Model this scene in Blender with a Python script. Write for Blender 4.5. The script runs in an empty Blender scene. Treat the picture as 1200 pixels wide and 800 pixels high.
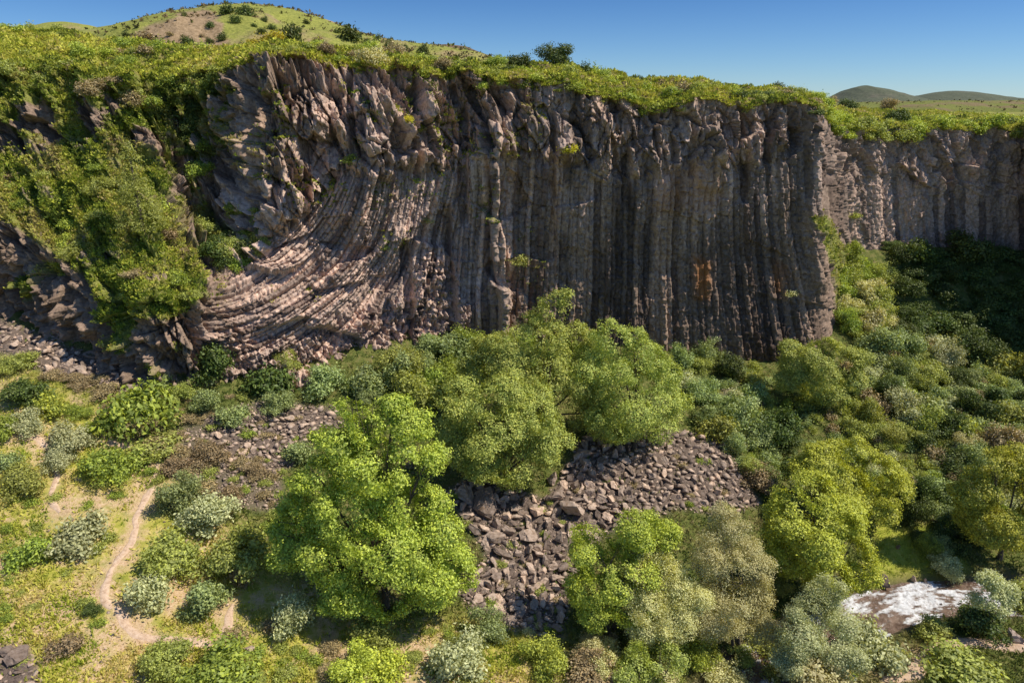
import bpy, math, random
import numpy as np
from mathutils import Vector
rng = np.random.default_rng(11)
random.seed(11)
SC = bpy.context.scene
COL = SC.collection

# ------------------------------------------------------------------ camera
CAM_Z = 45.0
PITCH = math.radians(19.6)
FPX = 800.0                      # focal length in units of a 1200 px wide frame
CP, SP = math.cos(PITCH), math.sin(PITCH)

def ray(px, py):
    px = np.asarray(px, float); py = np.asarray(py, float)
    a = (px - 600) / FPX; v = (400 - py) / FPX
    return a, CP + v * SP, -SP + v * CP

def at_y(px, py, Y):
    """point on the sight line through a photo position, at distance Y"""
    a, b, c = ray(px, py)
    t = Y / b
    return np.stack([a * t, b * t, CAM_Z + c * t], -1)

def at_z(px, py, z):
    a, b, c = ray(px, py)
    t = (z - CAM_Z) / c
    return np.stack([a * t, b * t, CAM_Z + c * t], -1)

def project(P):
    x, y, z = P[..., 0], P[..., 1], P[..., 2] - CAM_Z
    d = y * CP - z * SP
    d = np.where(d < 1e-3, 1e-3, d)
    u = y * SP + z * CP
    return 600 + FPX * x / d, 400 - FPX * u / d, d

cam = bpy.data.cameras.new('camera'); cam_ob = bpy.data.objects.new('camera', cam); COL.objects.link(cam_ob)
cam.sensor_width = 36; cam.lens = 24; cam.clip_start = .5; cam.clip_end = 20000
cam_ob.location = (0, 0, CAM_Z); cam_ob.rotation_euler = (math.radians(90) - PITCH, 0, 0)
SC.camera = cam_ob

# ------------------------------------------------------------------ light
EL = math.radians(54)
AZ = math.radians(97)            # from +Y towards +X
S = Vector((math.sin(AZ) * math.cos(EL), math.cos(AZ) * math.cos(EL), math.sin(EL)))
sun = bpy.data.lights.new('sun', 'SUN'); sun.energy = 5.0; sun.angle = math.radians(.5); sun.color = (1, .92, .79)
sun_ob = bpy.data.objects.new('sun', sun); COL.objects.link(sun_ob)
sun_ob.rotation_euler = S.to_track_quat('Z', 'Y').to_euler()
W = bpy.data.worlds.new("World"); SC.world = W; W.use_nodes = True
nt = W.node_tree
bg = nt.nodes['Background']; sky = nt.nodes.new('ShaderNodeTexSky')
sky.sky_type = 'NISHITA'; sky.sun_disc = False; sky.sun_elevation = EL; sky.sun_rotation = AZ
sky.altitude = 1500; sky.air_density = 1.0; sky.dust_density = .15; sky.ozone_density = 3.0
hs = nt.nodes.new('ShaderNodeMix'); hs.data_type = 'RGBA'; hs.blend_type = 'MULTIPLY'; hs.inputs[0].default_value = 1; hs.inputs[7].default_value = (.70, .84, 1.0, 1)
tc = nt.nodes.new('ShaderNodeTexCoord'); sp = nt.nodes.new('ShaderNodeSeparateXYZ'); rp = nt.nodes.new('ShaderNodeValToRGB')
nt.links.new(tc.outputs['Generated'], sp.inputs[0]); nt.links.new(sp.outputs[2], rp.inputs[0])
rp.color_ramp.elements[0].position = .0; e_ = rp.color_ramp.elements; e_[0].color = (.42, .57, .76, 1); e_[1].position = .12; e_[1].color = (.255, .42, .64, 1); e2 = e_.new(.45); e2.color = (.66, .78, .92, 1)
nt.links.new(rp.outputs[0], hs.inputs[7]); nt.links.new(sky.outputs[0], hs.inputs[6]); nt.links.new(hs.outputs[2], bg.inputs[0]); bg.inputs[1].default_value = .15
SC.view_settings.view_transform = 'Standard'; SC.view_settings.look = 'None'; SC.view_settings.exposure = 0
SC.cycles.max_bounces = 6; SC.cycles.diffuse_bounces = 4; SC.cycles.transmission_bounces = 4; SC.cycles.transparent_max_bounces = 4

# ------------------------------------------------------------------ noise
def h01(a, b, c, seed=0):
    with np.errstate(over='ignore'):
        h = (a.astype(np.int64).astype(np.uint32) * np.uint32(374761393) + b.astype(np.int64).astype(np.uint32) * np.uint32(668265263)
             + np.asarray(c).astype(np.int64).astype(np.uint32) * np.uint32(2246822519) + np.uint32((seed * 3266489917 + 77) & 0xffffffff))
        h = (h ^ (h >> np.uint32(13))) * np.uint32(1274126177)
        h = h ^ (h >> np.uint32(16)); h = h * np.uint32(2246822519); h = h ^ (h >> np.uint32(15))
    return h.astype(np.float64) / 4294967296.0

def sm(a, b, x):
    t = np.clip((x - a) / (b - a), 0, 1)
    return t * t * (3 - 2 * t)

def vn2(x, y, seed=0):
    xi = np.floor(x); yi = np.floor(y); fx = x - xi; fy = y - yi
    fx = fx * fx * (3 - 2 * fx); fy = fy * fy * (3 - 2 * fy)
    z = np.zeros_like(xi)
    a = h01(xi, yi, z, seed); b = h01(xi + 1, yi, z, seed); c = h01(xi, yi + 1, z, seed); d = h01(xi + 1, yi + 1, z, seed)
    return (a * (1 - fx) + b * fx) * (1 - fy) + (c * (1 - fx) + d * fx) * fy

def fbm(x, y, seed=0, o=4, g=.5):
    s = 0; a = 1; n = 0
    for k in range(o):
        s = s + a * (vn2(x * 2 ** k + 17.3 * k, y * 2 ** k - 9.1 * k, seed + k) - .5); n += a; a *= g
    return s / n * 2          # about -1..1

def facet(x, y, seed=0, tilt=1.0):
    """Worley cells, each a tilted flat facet: broken rock. Returns height, edge distance, cell id noise"""
    xi = np.floor(x); yi = np.floor(y)
    d1 = np.full(x.shape, 9e9); d2 = np.full(x.shape, 9e9); H = np.zeros(x.shape); ID = np.zeros(x.shape)
    z = np.zeros_like(xi)
    for i in (-1, 0, 1):
        for j in (-1, 0, 1):
            a = xi + i; b = yi + j
            cx = a + .1 + .8 * h01(a, b, z, seed); cy = b + .1 + .8 * h01(a, b, z, seed + 1)
            d = (x - cx) ** 2 + (y - cy) ** 2
            id_ = h01(a, b, z, seed + 2)
            hh = (id_ - .5) + tilt * ((x - cx) * (h01(a, b, z, seed + 3) - .5) + (y - cy) * (h01(a, b, z, seed + 4) - .5)) * 2
            closer = d < d1
            d2 = np.where(closer, d1, np.minimum(d2, d))
            H = np.where(closer, hh, H); ID = np.where(closer, id_, ID); d1 = np.where(closer, d, d1)
    return H, np.sqrt(d2) - np.sqrt(d1), ID

def in_poly(px, py, poly, soft=6.0):
    """soft mask of a polygon, 0..1"""
    P = np.array(poly, float); n = len(P)
    inside = np.zeros(px.shape, bool); dist = np.full(px.shape, 1e9)
    for k in range(n):
        x0, y0 = P[k]; x1, y1 = P[(k + 1) % n]
        cond = ((y0 > py) != (y1 > py)) & (px < (x1 - x0) * (py - y0) / ((y1 - y0) if y1 != y0 else 1e-9) + x0)
        inside ^= cond
        L = (x1 - x0) ** 2 + (y1 - y0) ** 2 + 1e-9
        t = np.clip(((px - x0) * (x1 - x0) + (py - y0) * (y1 - y0)) / L, 0, 1)
        dist = np.minimum(dist, np.hypot(px - x0 - t * (x1 - x0), py - y0 - t * (y1 - y0)))
    sd = np.where(inside, dist, -dist)
    return sm(-soft, soft, sd)

# ------------------------------------------------------------------ meshes
def np_mesh(name, V, F, smooth=False):
    me = bpy.data.meshes.new(name)
    V = np.ascontiguousarray(V, np.float32); F = np.ascontiguousarray(F, np.int32); k = F.shape[1]
    me.vertices.add(len(V)); me.vertices.foreach_set('co', V.ravel())
    me.loops.add(F.size); me.loops.foreach_set('vertex_index', F.ravel())
    me.polygons.add(len(F)); me.polygons.foreach_set('loop_start', np.arange(0, F.size, k, dtype=np.int32))
    me.polygons.foreach_set('loop_total', np.full(len(F), k, np.int32))
    if smooth: me.polygons.foreach_set('use_smooth', np.ones(len(F), bool))
    me.update(calc_edges=True)
    return me

def attr(me, name, data):
    a = me.attributes.new(name, 'FLOAT', 'POINT'); a.data.foreach_set('value', np.ascontiguousarray(data, np.float32).ravel())

def attr_col(me, name, data):
    a = me.attributes.new(name, 'FLOAT_COLOR', 'POINT')
    d = np.ones((len(data), 4), np.float32); d[:, :3] = data
    a.data.foreach_set('color', d.ravel())

def link(name, me, mat=None, parent=None, loc=None):
    o = bpy.data.objects.new(name, me); COL.objects.link(o)
    if mat and not me.materials: me.materials.append(mat)
    if parent: o.parent = parent
    if loc is not None: o.location = loc
    return o

def struct(name, me, mat):
    o = link(name, me, mat); o['kind'] = 'structure'; return o

def tag(o, label, cat, group=None, kind=None):
    o['label'] = label; o['category'] = cat
    if group: o['group'] = group
    if kind: o['kind'] = kind
    return o

def grid_faces(nu, nv):
    i = np.arange(nu - 1)[:, None] * nv + np.arange(nv - 1)[None, :]
    return np.stack([i, i + nv, i + nv + 1, i + 1], -1).reshape(-1, 4)

# ------------------------------------------------------------------ materials
class N:
    def __init__(s, name):
        s.m = bpy.data.materials.new(name); s.m.use_nodes = True; s.t = s.m.node_tree; s.t.nodes.clear()
        s.out = s.t.nodes.new('ShaderNodeOutputMaterial')
    def n(s, typ, **kw):
        nd = s.t.nodes.new('ShaderNode' + typ)
        for k, v in kw.items():
            if k.startswith('i_'):
                key = k[2:]; key = int(key) if key.isdigit() else key
                if isinstance(v, bpy.types.NodeSocket): s.t.links.new(v, nd.inputs[key])
                else: nd.inputs[key].default_value = v
            else: setattr(nd, k, v)
        return nd
    def lk(s, a, b): s.t.links.new(a, b)
    def noise(s, scale, detail=4, rough=.6, vec=None, stretch=None):
        if vec is None: vec = s.n('NewGeometry').outputs['Position']
        if stretch: vec = s.n('Mapping', i_Vector=vec, i_Scale=stretch).outputs[0]
        return s.n('TexNoise', i_Vector=vec, i_Scale=scale, i_Detail=detail, i_Roughness=rough).outputs[0]
    def ramp(s, fac, stops):
        r = s.n('ValToRGB', i_Fac=fac); el = r.color_ramp.elements
        while len(el) < len(stops): el.new(.5)
        for e, (p, c) in zip(el, stops):
            e.position = p; e.color = (*c, 1) if len(c) == 3 else c
        return r.outputs[0]
    def mix(s, fac, a, b, typ='MIX'):
        m = s.n('Mix', data_type='RGBA', blend_type=typ)
        for k, v in ((0, fac), (6, a), (7, b)):
            if isinstance(v, bpy.types.NodeSocket): s.t.links.new(v, m.inputs[k])
            else: m.inputs[k].default_value = (*v, 1) if isinstance(v, tuple) and len(v) == 3 else v
        return m.outputs[2]
    def at(s, name, color=False):
        a = s.n('Attribute', attribute_name=name)
        return a.outputs['Color'] if color else a.outputs['Fac']
    def math(s, op, a, b=0.0, clamp=False):
        m = s.n('Math', operation=op, use_clamp=clamp)
        for k, v in ((0, a), (1, b)):
            if isinstance(v, bpy.types.NodeSocket): s.t.links.new(v, m.inputs[k])
            else: m.inputs[k].default_value = v
        return m.outputs[0]
    def done(s, color, rough=.9, bump=None, bstr=.4, bdist=.1, spec=.2):
        p = s.n('BsdfPrincipled', i_Roughness=rough); p.inputs['Specular IOR Level'].default_value = spec
        s.lk(color, p.inputs['Base Color'])
        if bump is not None:
            b = s.n('Bump', i_Height=bump, i_Strength=bstr, i_Distance=bdist); s.lk(b.outputs[0], p.inputs['Normal'])
        s.lk(p.outputs[0], s.out.inputs[0])
        return s.m

def leaf_mat(name, base, dark=.55, yellow=.25, trans=.3, hue=(1.25, 1.1, .7)):
    k = N(name)
    rnd = k.n('NewGeometry').outputs['Random Per Island']
    oi = k.n('ObjectInfo').outputs['Random']
    pos = k.n('TexCoord').outputs['Object']
    nz = k.noise(.55, 3, .6, vec=pos)
    c0 = tuple(b * dark for b in base); c1 = tuple(min(1, b * h) for b, h in zip(base, hue))
    c = k.ramp(rnd, [(0, c0), (.5, base), (1, tuple(min(.8, b * 1.5) for b in c1))])
    f = k.math('MULTIPLY', k.math('SUBTRACT', nz, .35, True), yellow * 4, True)
    c = k.mix(f, c, c1)
    dry_ = k.noise(.75, 4, .65); c = k.mix(k.math('MULTIPLY', k.math('SUBTRACT', dry_, .57), 2.0, True), c, (.40, .35, .14))
    hs = k.n('HueSaturation', i_Color=c)
    k.lk(k.math('ADD', k.math('MULTIPLY', oi, .025), .4875), hs.inputs['Hue'])
    k.lk(k.math('ADD', k.math('MULTIPLY', oi, .35), .82), hs.inputs['Value'])
    c = hs.outputs[0]
    p = k.n('BsdfPrincipled', i_Roughness=.55); p.inputs['Specular IOR Level'].default_value = .35; k.lk(c, p.inputs['Base Color'])
    t = k.n('BsdfTranslucent'); k.lk(k.mix(1.0, c, (1.4, 1.3, .45), 'MULTIPLY'), t.inputs[0])
    mx = k.n('MixShader', i_0=trans); k.lk(p.outputs[0], mx.inputs[1]); k.lk(t.outputs[0], mx.inputs[2])
    k.lk(mx.outputs[0], k.out.inputs[0])
    return k.m

def tint_mat(name, trans=.25):
    """for grass and ground cover: colour from a per-blade attribute"""
    k = N(name); c = k.at('tint', True)
    p = k.n('BsdfPrincipled', i_Roughness=.7); p.inputs['Specular IOR Level'].default_value = .2; k.lk(c, p.inputs['Base Color'])
    t = k.n('BsdfTranslucent'); k.lk(c, t.inputs[0])
    mx = k.n('MixShader', i_0=trans); k.lk(p.outputs[0], mx.inputs[1]); k.lk(t.outputs[0], mx.inputs[2])
    k.lk(mx.outputs[0], k.out.inputs[0])
    return k.m
# ================================================================== ground
g_py = [  # px, py, distance Y   (foot of the rock wall)
 (-150,380,74),(0,372,74),(60,395,72.5),(130,425,70),(180,440,68.5),(250,440,71),(320,440,73.5),(400,432,76),(460,420,79),(520,402,83),
 (600,400,86.5),(700,408,87),(800,422,87),(900,440,86.5),(955,432,87),(1000,330,102),(1000,400,92),(1040,287,109),(1100,278,110),(1200,285,110),
 (1100,402,95),(1200,415,93),(1320,300,106),(1320,420,92)]
g_pz = [  # px, py, height z
 (-100,800,8),(0,800,7),(100,790,6.2),(250,790,5.2),(400,790,4.2),(600,790,3.2),(750,790,2.2),(900,790,.9),(1000,780,.7),(1100,775,.9),(1200,790,1.1),(1300,790,1.5),
 (-100,700,9),(0,700,8.7),(150,680,8),(300,700,5.8),(450,715,4.3),(600,715,3.2),(700,740,2.5),
 (-100,560,13.5),(0,560,12.8),(150,540,11.8),(300,560,9.6),(400,560,8.3),
 (0,460,17.2),(150,460,15.6),(300,480,13),(400,490,11.2),
 (500,560,7.6),(590,580,6.6),(700,560,7),(800,540,7.4),(880,590,4.8),(860,460,9.2),(950,480,7.6),
 (960,690,.9),(1070,645,1.1),(1100,560,4),(1100,480,7.5),(1200,480,8),(1200,600,2.4),(1150,660,.9),(950,560,4.6),(1300,500,8),(1300,650,1.2),
 (1060,705,.3),(1150,705,.3),(1000,730,.3)]
_a = np.array(g_py, float); _b = np.array(g_pz, float)
CPTS = np.concatenate([at_y(_a[:, 0], _a[:, 1], _a[:, 2]), at_z(_b[:, 0], _b[:, 1], _b[:, 2])])

def _tps(P, Q):
    d2 = (P[:, None, 0] - Q[None, :, 0]) ** 2 + (P[:, None, 1] - Q[None, :, 1]) ** 2
    return .5 * d2 * np.log(d2 + 1e-9)
n = len(CPTS)
A = np.zeros((n + 3, n + 3)); A[:n, :n] = _tps(CPTS, CPTS) + np.eye(n) * 6.0
A[:n, n] = 1; A[:n, n + 1:] = CPTS[:, :2]; A[n, :n] = 1; A[n + 1:, :n] = CPTS[:, :2].T
SOL = np.linalg.solve(A, np.concatenate([CPTS[:, 2], np.zeros(3)]))

RIV = [(1330,690),(1230,698),(1150,700),(1090,700),(1040,712),(985,735),(930,757),(880,790),(840,850)]
RP = at_z(np.array([p[0] for p in RIV]), np.array([p[1] for p in RIV]), .1)[:, :2]
def catmull(P, m=14):
    P = np.asarray(P, float); Q = np.concatenate([2 * P[:1] - P[1:2], P, 2 * P[-1:] - P[-2:-1]]); out = []
    for k in range(1, len(Q) - 2):
        t = np.linspace(0, 1, m, endpoint=False)[:, None]
        a, b, c, d = Q[k - 1], Q[k], Q[k + 1], Q[k + 2]
        out.append(.5 * (2 * b + (c - a) * t + (2 * a - 5 * b + 4 * c - d) * t ** 2 + (3 * b - a - 3 * c + d) * t ** 3))
    return np.concatenate(out + [P[-1:]])
RC = catmull(RP, 8)
RIV_W = 1.9
def poly_dist(x, y, C):
    d = np.full(np.shape(x), 1e9)
    for k in range(len(C) - 1):
        x0, y0 = C[k]; x1, y1 = C[k + 1]; L = (x1 - x0) ** 2 + (y1 - y0) ** 2 + 1e-9
        t = np.clip(((x - x0) * (x1 - x0) + (y - y0) * (y1 - y0)) / L, 0, 1)
        d = np.minimum(d, np.hypot(x - x0 - t * (x1 - x0), y - y0 - t * (y1 - y0)))
    return d

def ground_raw(x, y):
    sh = np.shape(x); x = np.ravel(x).astype(float); y = np.ravel(y).astype(float)
    xc = np.clip(x, -62, 78); yc = np.clip(y, 34, 108)
    Q = np.stack([xc, yc], -1); z = np.empty(len(x))
    for i in range(0, len(x), 40000):
        z[i:i + 40000] = _tps(Q[i:i + 40000], CPTS) @ SOL[:n] + SOL[n] + Q[i:i + 40000] @ SOL[n + 1:]
    z = z + .35 * fbm(x * .22, y * .22, 5, 4) + .12 * fbm(x * 1.1, y * 1.1, 9, 3)
    dr = poly_dist(x, y, RC)
    z = np.where(dr < 9, z * sm(RIV_W * .7, 7, dr) + (1 - sm(RIV_W * .7, 7, dr)) * (-.55 + .9 * sm(RIV_W - .6, RIV_W + 1.4, dr)), z)
    return z.reshape(sh)

GX0, GX1, GY0, GY1, GD = -62.0, 78.0, 30.0, 112.0, .25
gxs = np.arange(GX0, GX1 + 1e-6, GD); gys = np.arange(GY0, GY1 + 1e-6, GD)
GZ = ground_raw(*np.meshgrid(gxs, gys, indexing='ij'))
def gz(x, y):
    x = np.asarray(x, float); y = np.asarray(y, float)
    u = np.clip((x - GX0) / GD, 0, len(gxs) - 1.001); v = np.clip((y - GY0) / GD, 0, len(gys) - 1.001)
    i = u.astype(int); j = v.astype(int); fu = u - i; fv = v - j
    return (GZ[i, j] * (1 - fu) + GZ[i + 1, j] * fu) * (1 - fv) + (GZ[i, j + 1] * (1 - fu) + GZ[i + 1, j + 1] * fu) * fv

def ghit(px, py):
    """where the sight line through a photo position meets the ground"""
    px = np.atleast_1d(np.asarray(px, float)); py = np.atleast_1d(np.asarray(py, float))
    a, b, c = ray(px, py); t = np.full(px.shape, 35.0); done = np.zeros(px.shape, bool)
    for _ in range(300):
        P = (a * t, b * t, CAM_Z + c * t); below = P[2] < gz(P[0], P[1]); done |= below
        t = np.where(done, t, t + .35)
        if done.all(): break
    lo = t - .35; hi = t
    for _ in range(8):
        m = (lo + hi) / 2; bl = CAM_Z + c * m < gz(a * m, b * m); hi = np.where(bl, m, hi); lo = np.where(bl, lo, m)
    return np.stack([a * hi, b * hi, CAM_Z + c * hi], -1)

_hx = np.arange(-140, 1341, 4.0); _hy = np.arange(250, 901, 4.0)
_HT = ghit(*[q.ravel() for q in np.meshgrid(_hx, _hy, indexing='ij')]).reshape(len(_hx), len(_hy), 3)
def gfast(px, py):
    px = np.atleast_1d(np.asarray(px, float)); py = np.atleast_1d(np.asarray(py, float))
    u = np.clip((px + 140) / 4, 0, len(_hx) - 1.001); v = np.clip((py - 250) / 4, 0, len(_hy) - 1.001)
    i = u.astype(int); j = v.astype(int); fu = (u - i)[:, None]; fv = (v - j)[:, None]
    P = (_HT[i, j] * (1 - fu) + _HT[i + 1, j] * fu) * (1 - fv) + (_HT[i, j + 1] * (1 - fu) + _HT[i + 1, j + 1] * fu) * fv
    P[:, 2] = gz(P[:, 0], P[:, 1]); return P
def pip(x, y, poly):
    c = False; j = len(poly) - 1
    for i in range(len(poly)):
        xi, yi = poly[i]; xj, yj = poly[j]
        if (yi > y) != (yj > y) and x < (xj - xi) * (y - yi) / (yj - yi) + xi: c = not c
        j = i
    return c
TRAILS = [[(112,505),(140,520),(168,526),(184,536),(182,560),(170,584),(161,610),(152,636),(140,655),(128,680),(127,700),(134,712)],
 [(134,712),(150,735),(185,750),(230,752),(258,755),(266,735),(271,708)], [(20,512),(48,516),(62,534),(66,560),(62,585),(74,598)], [(1040,800),(1075,778),(1105,755),(1150,752),(1210,760),(1290,770)],
 [(85,470),(60,500),(40,520)], [(0,700),(30,690),(10,740)], [(150,735),(120,770),(130,800)], [(340,790),(390,760),(440,790)]]
def trail_dist(x, y):
    d = np.full(np.shape(x), 1e9)
    for t_ in TRAILS: d = np.minimum(d, poly_dist(x, y, catmull(ghit([p[0] for p in t_], [p[1] for p in t_])[:, :2], 5)))
    return d
# masks laid on the ground
SCREE = [
 [(520,575),(560,560),(640,585),(665,545),(690,505),(760,500),(840,510),(870,555),(890,590),(855,605),(790,595),(740,615),(690,640),(670,700),(655,745),(600,738),(555,722),(535,690),(570,655),(545,610)],
 [(240,490),(300,470),(400,478),(410,500),(360,520),(330,560),(280,565),(245,540)],
 [(-60,365),(0,372),(60,398),(130,425),(215,445),(200,470),(120,455),(60,440),(0,412),(-60,400)],
 [(835,445),(880,452),(905,470),(880,480),(850,470)],
 [(-30,752),(30,755),(50,780),(45,830),(-60,830)],
 [(210,500),(260,500),(330,560),(330,600),(250,590),(200,560)]]
def ground_masks(P):
    px, py, d = project(P)
    j = 10 * fbm(P[..., 0] * .5, P[..., 1] * .5, 31, 3); px = px + j; py = py + .6 * j
    sc = np.zeros(px.shape)
    for k, p in enumerate(SCREE): sc = np.maximum(sc, in_poly(px, py, p, 7) * (.8 if k == 5 else 1))
    dry = in_poly(px, py, [(-200,430),(60,440),(200,520),(230,600),(330,660),(420,720),(640,740),(700,900),(-200,900)], 40)
    green = in_poly(px, py, [(1020,610),(1110,620),(1140,670),(1100,690),(1025,685)], 8)
    return sc, dry, green

# fine sheet + coarse skirt joined in one graded grid
def graded(lo, hi, arr):
    out = []; s = GD; p = arr[0]
    a = []
    while p > lo: s *= 1.35; p -= s; a.append(p)
    b = []; s = GD; p = arr[-1]
    while p < hi: s *= 1.35; p += s; b.append(p)
    return np.concatenate([a[::-1], arr, b])
xs = graded(-4000, 4000, gxs); ys = graded(-3000, 5000, gys)
X, Y = np.meshgrid(xs, ys, indexing='ij')
Z = ground_raw(X, Y)
core = (X >= GX0) & (X <= GX1) & (Y >= GY0) & (Y <= GY1)
GP = np.stack([X, Y, Z], -1).reshape(-1, 3)
sc_, dry_, green_ = ground_masks(GP); c_ = core.ravel()
sc_ = sc_ * c_; green_ = green_ * c_
sc_bump = facet(GP[:, 0] * 1.5, GP[:, 1] * 1.5, 3)[0] * .25 * sc_
GP[:, 2] += np.where(c_, sc_bump, 0)
me = np_mesh('ground', GP, grid_faces(len(xs), len(ys)), True)
attr(me, 'scree', sc_); attr(me, 'dry', dry_); attr(me, 'lush', green_)
dr_ = poly_dist(GP[:, 0], GP[:, 1], RC); attr(me, 'trail', (1 - sm(.2, 1.5, trail_dist(GP[:, 0], GP[:, 1]) + 1.6 * fbm(GP[:, 0] * .5, GP[:, 1] * .5, 33, 3))) * c_); attr(me, 'bank', 1 - sm(RIV_W, RIV_W + 2.6, dr_))
k = N('ground_soil_and_grass')
n1 = k.noise(.16, 5, .6); n2 = k.noise(1.3, 5, .65); n3 = k.noise(7, 4, .7)
grass = k.ramp(n2, [(.3, (.2, .23, .035)), (.45, (.38, .37, .06)), (.58, (.52, .45, .12)), (.72, (.6, .47, .22))])
lushc = k.ramp(n2, [(.3, (.05, .075, .016)), (.5, (.13, .15, .035)), (.7, (.24, .2, .08))])
soil = k.ramp(n3, [(.3, (.36, .22, .12)), (.5, (.60, .42, .25)), (.7, (.72, .55, .38))])
c = k.mix(k.at('dry'), lushc, grass)
sm_ = k.math('MULTIPLY', k.math('MULTIPLY', k.math('SUBTRACT', k.math('ADD', n1, k.math('MULTIPLY', n2, .45)), .685), 6, True), k.at('dry'))
c = k.mix(sm_, c, soil); c = k.mix(k.math('MULTIPLY', k.at('trail'), k.math('MULTIPLY', n2, 1.5), True), c, soil)
c = k.mix(k.at('lush'), c, k.ramp(n2, [(.3, (.22, .27, .03)), (.5, (.36, .38, .05)), (.7, (.48, .44, .11))]))
c = k.mix(k.math('MULTIPLY', k.at('bank'), .8), c, k.ramp(n3, [(.3, (.05, .035, .025)), (.6, (.14, .1, .075))]))
c = k.mix(k.at('scree'), c, k.ramp(n3, [(.3, (.06, .045, .036)), (.6, (.22, .165, .13))]))
ground_mat = k.done(c, .95, k.noise(5, 6, .75), .6, .25)
struct('ground', me, ground_mat)

# ------------------------------------------------------------------ paths
def strip(name, pts_px, w, mat, seed):
    P = ghit([p[0] for p in pts_px], [p[1] for p in pts_px])[:, :2]
    C = catmull(P, 16); T = np.gradient(C, axis=0); T /= np.linalg.norm(T, axis=1)[:, None] + 1e-9
    Nn = np.stack([-T[:, 1], T[:, 0]], -1); m = 9
    o = np.linspace(-1, 1, m); rows = []
    L = np.concatenate([[0], np.cumsum(np.hypot(*np.diff(C, axis=0).T))])
    wob = .5 * fbm(L * .35, L * 0 + seed, seed, 3); ww = w * (1 + .45 * fbm(L * .7, L * 0 + 3, seed + 5, 3)) * np.minimum(1, np.minimum(L, L[-1] - L) / 1.2 + .35)
    for a in o:
        edge = w * .25 * fbm(L * 2.5, L * 0 + a * 7, seed + 9, 3) * abs(a)
        q = C + Nn * (wob + a * (ww + edge))[:, None]
        z = gz(q[:, 0], q[:, 1]) + .07 - .16 * abs(a) ** 3
        rows.append(np.column_stack([q, z]))
    V = np.stack(rows, 1)
    return struct(name, np_mesh(name, V.reshape(-1, 3), grid_faces(V.shape[0], m), True), mat)
k = N('trodden_earth')
n3 = k.noise(3.2, 6, .7)
path_mat = k.done(k.ramp(n3, [(.3, (.38, .25, .16)), (.5, (.6, .43, .3)), (.7, (.7, .54, .41))]), .95, k.noise(9, 5, .7), .5, .1)
strip('path', TRAILS[0], .38, path_mat, 3)
strip('path', TRAILS[1], .42, path_mat, 8)
strip('path', TRAILS[2], .36, path_mat, 12)
strip('path', TRAILS[3], .9, path_mat, 15)

# ------------------------------------------------------------------ river
C = RC; T = np.gradient(C, axis=0); T /= np.linalg.norm(T, axis=1)[:, None]
Nn = np.stack([-T[:, 1], T[:, 0]], -1)
m = 60; Cf = catmull(C, 22); Tf = np.gradient(Cf, axis=0); Tf /= np.linalg.norm(Tf, axis=1)[:, None]
Nf = np.stack([-Tf[:, 1], Tf[:, 0]], -1); o = np.linspace(-1, 1, m)
Lr = np.concatenate([[0], np.cumsum(np.hypot(*np.diff(Cf, axis=0).T))])
V = Cf[:, None, :] + Nf[:, None, :] * (o * (RIV_W + 1.2))[None, :, None]
LL = np.repeat(Lr[:, None], m, 1); OO = np.repeat((o * (RIV_W + 1.2))[None], len(Lr), 0)
rap = fbm(LL * .8, OO * 1.1, 41, 5) ; rip = np.abs(fbm(LL * 1.9, OO * 2.6, 47, 4))
foam = sm(-.42, .45, fbm(LL * .3, OO * .5, 52, 4) + .55 * fbm(LL * .7, OO * 3.2, 55, 4) + .45 * fbm(LL * 1.6, OO * 7, 58, 3) - .06)
z = .02 + .16 * rap * (.4 + foam) + .10 * rip
V = np.concatenate([V, z[..., None]], -1)
me = np_mesh('river', V.reshape(-1, 3), grid_faces(len(Lr), m), True)
attr(me, 'foam', foam)
k = N('river_water')
fz = k.noise(1.6, 8, .8)
f = k.math('MULTIPLY', k.math('SUBTRACT', k.math('ADD', k.at('foam'), k.math('MULTIPLY', k.math('SUBTRACT', fz, .5), 2.6)), .42), 1.5, True)
c = k.mix(f, k.ramp(k.noise(1.2), [(.35, (.10, .06, .04)), (.65, (.26, .18, .13))]), (.76, .77, .78))
p = k.n('BsdfPrincipled'); k.lk(c, p.inputs['Base Color']); k.lk(k.math('ADD', k.math('MULTIPLY', f, .6), .12), p.inputs['Roughness'])
b = k.n('Bump', i_Height=k.noise(4.5, 5, .7), i_Strength=.8, i_Distance=.15); k.lk(b.outputs[0], p.inputs['Normal']); k.lk(p.outputs[0], k.out.inputs[0])
struct('river', me, k.m)

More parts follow.
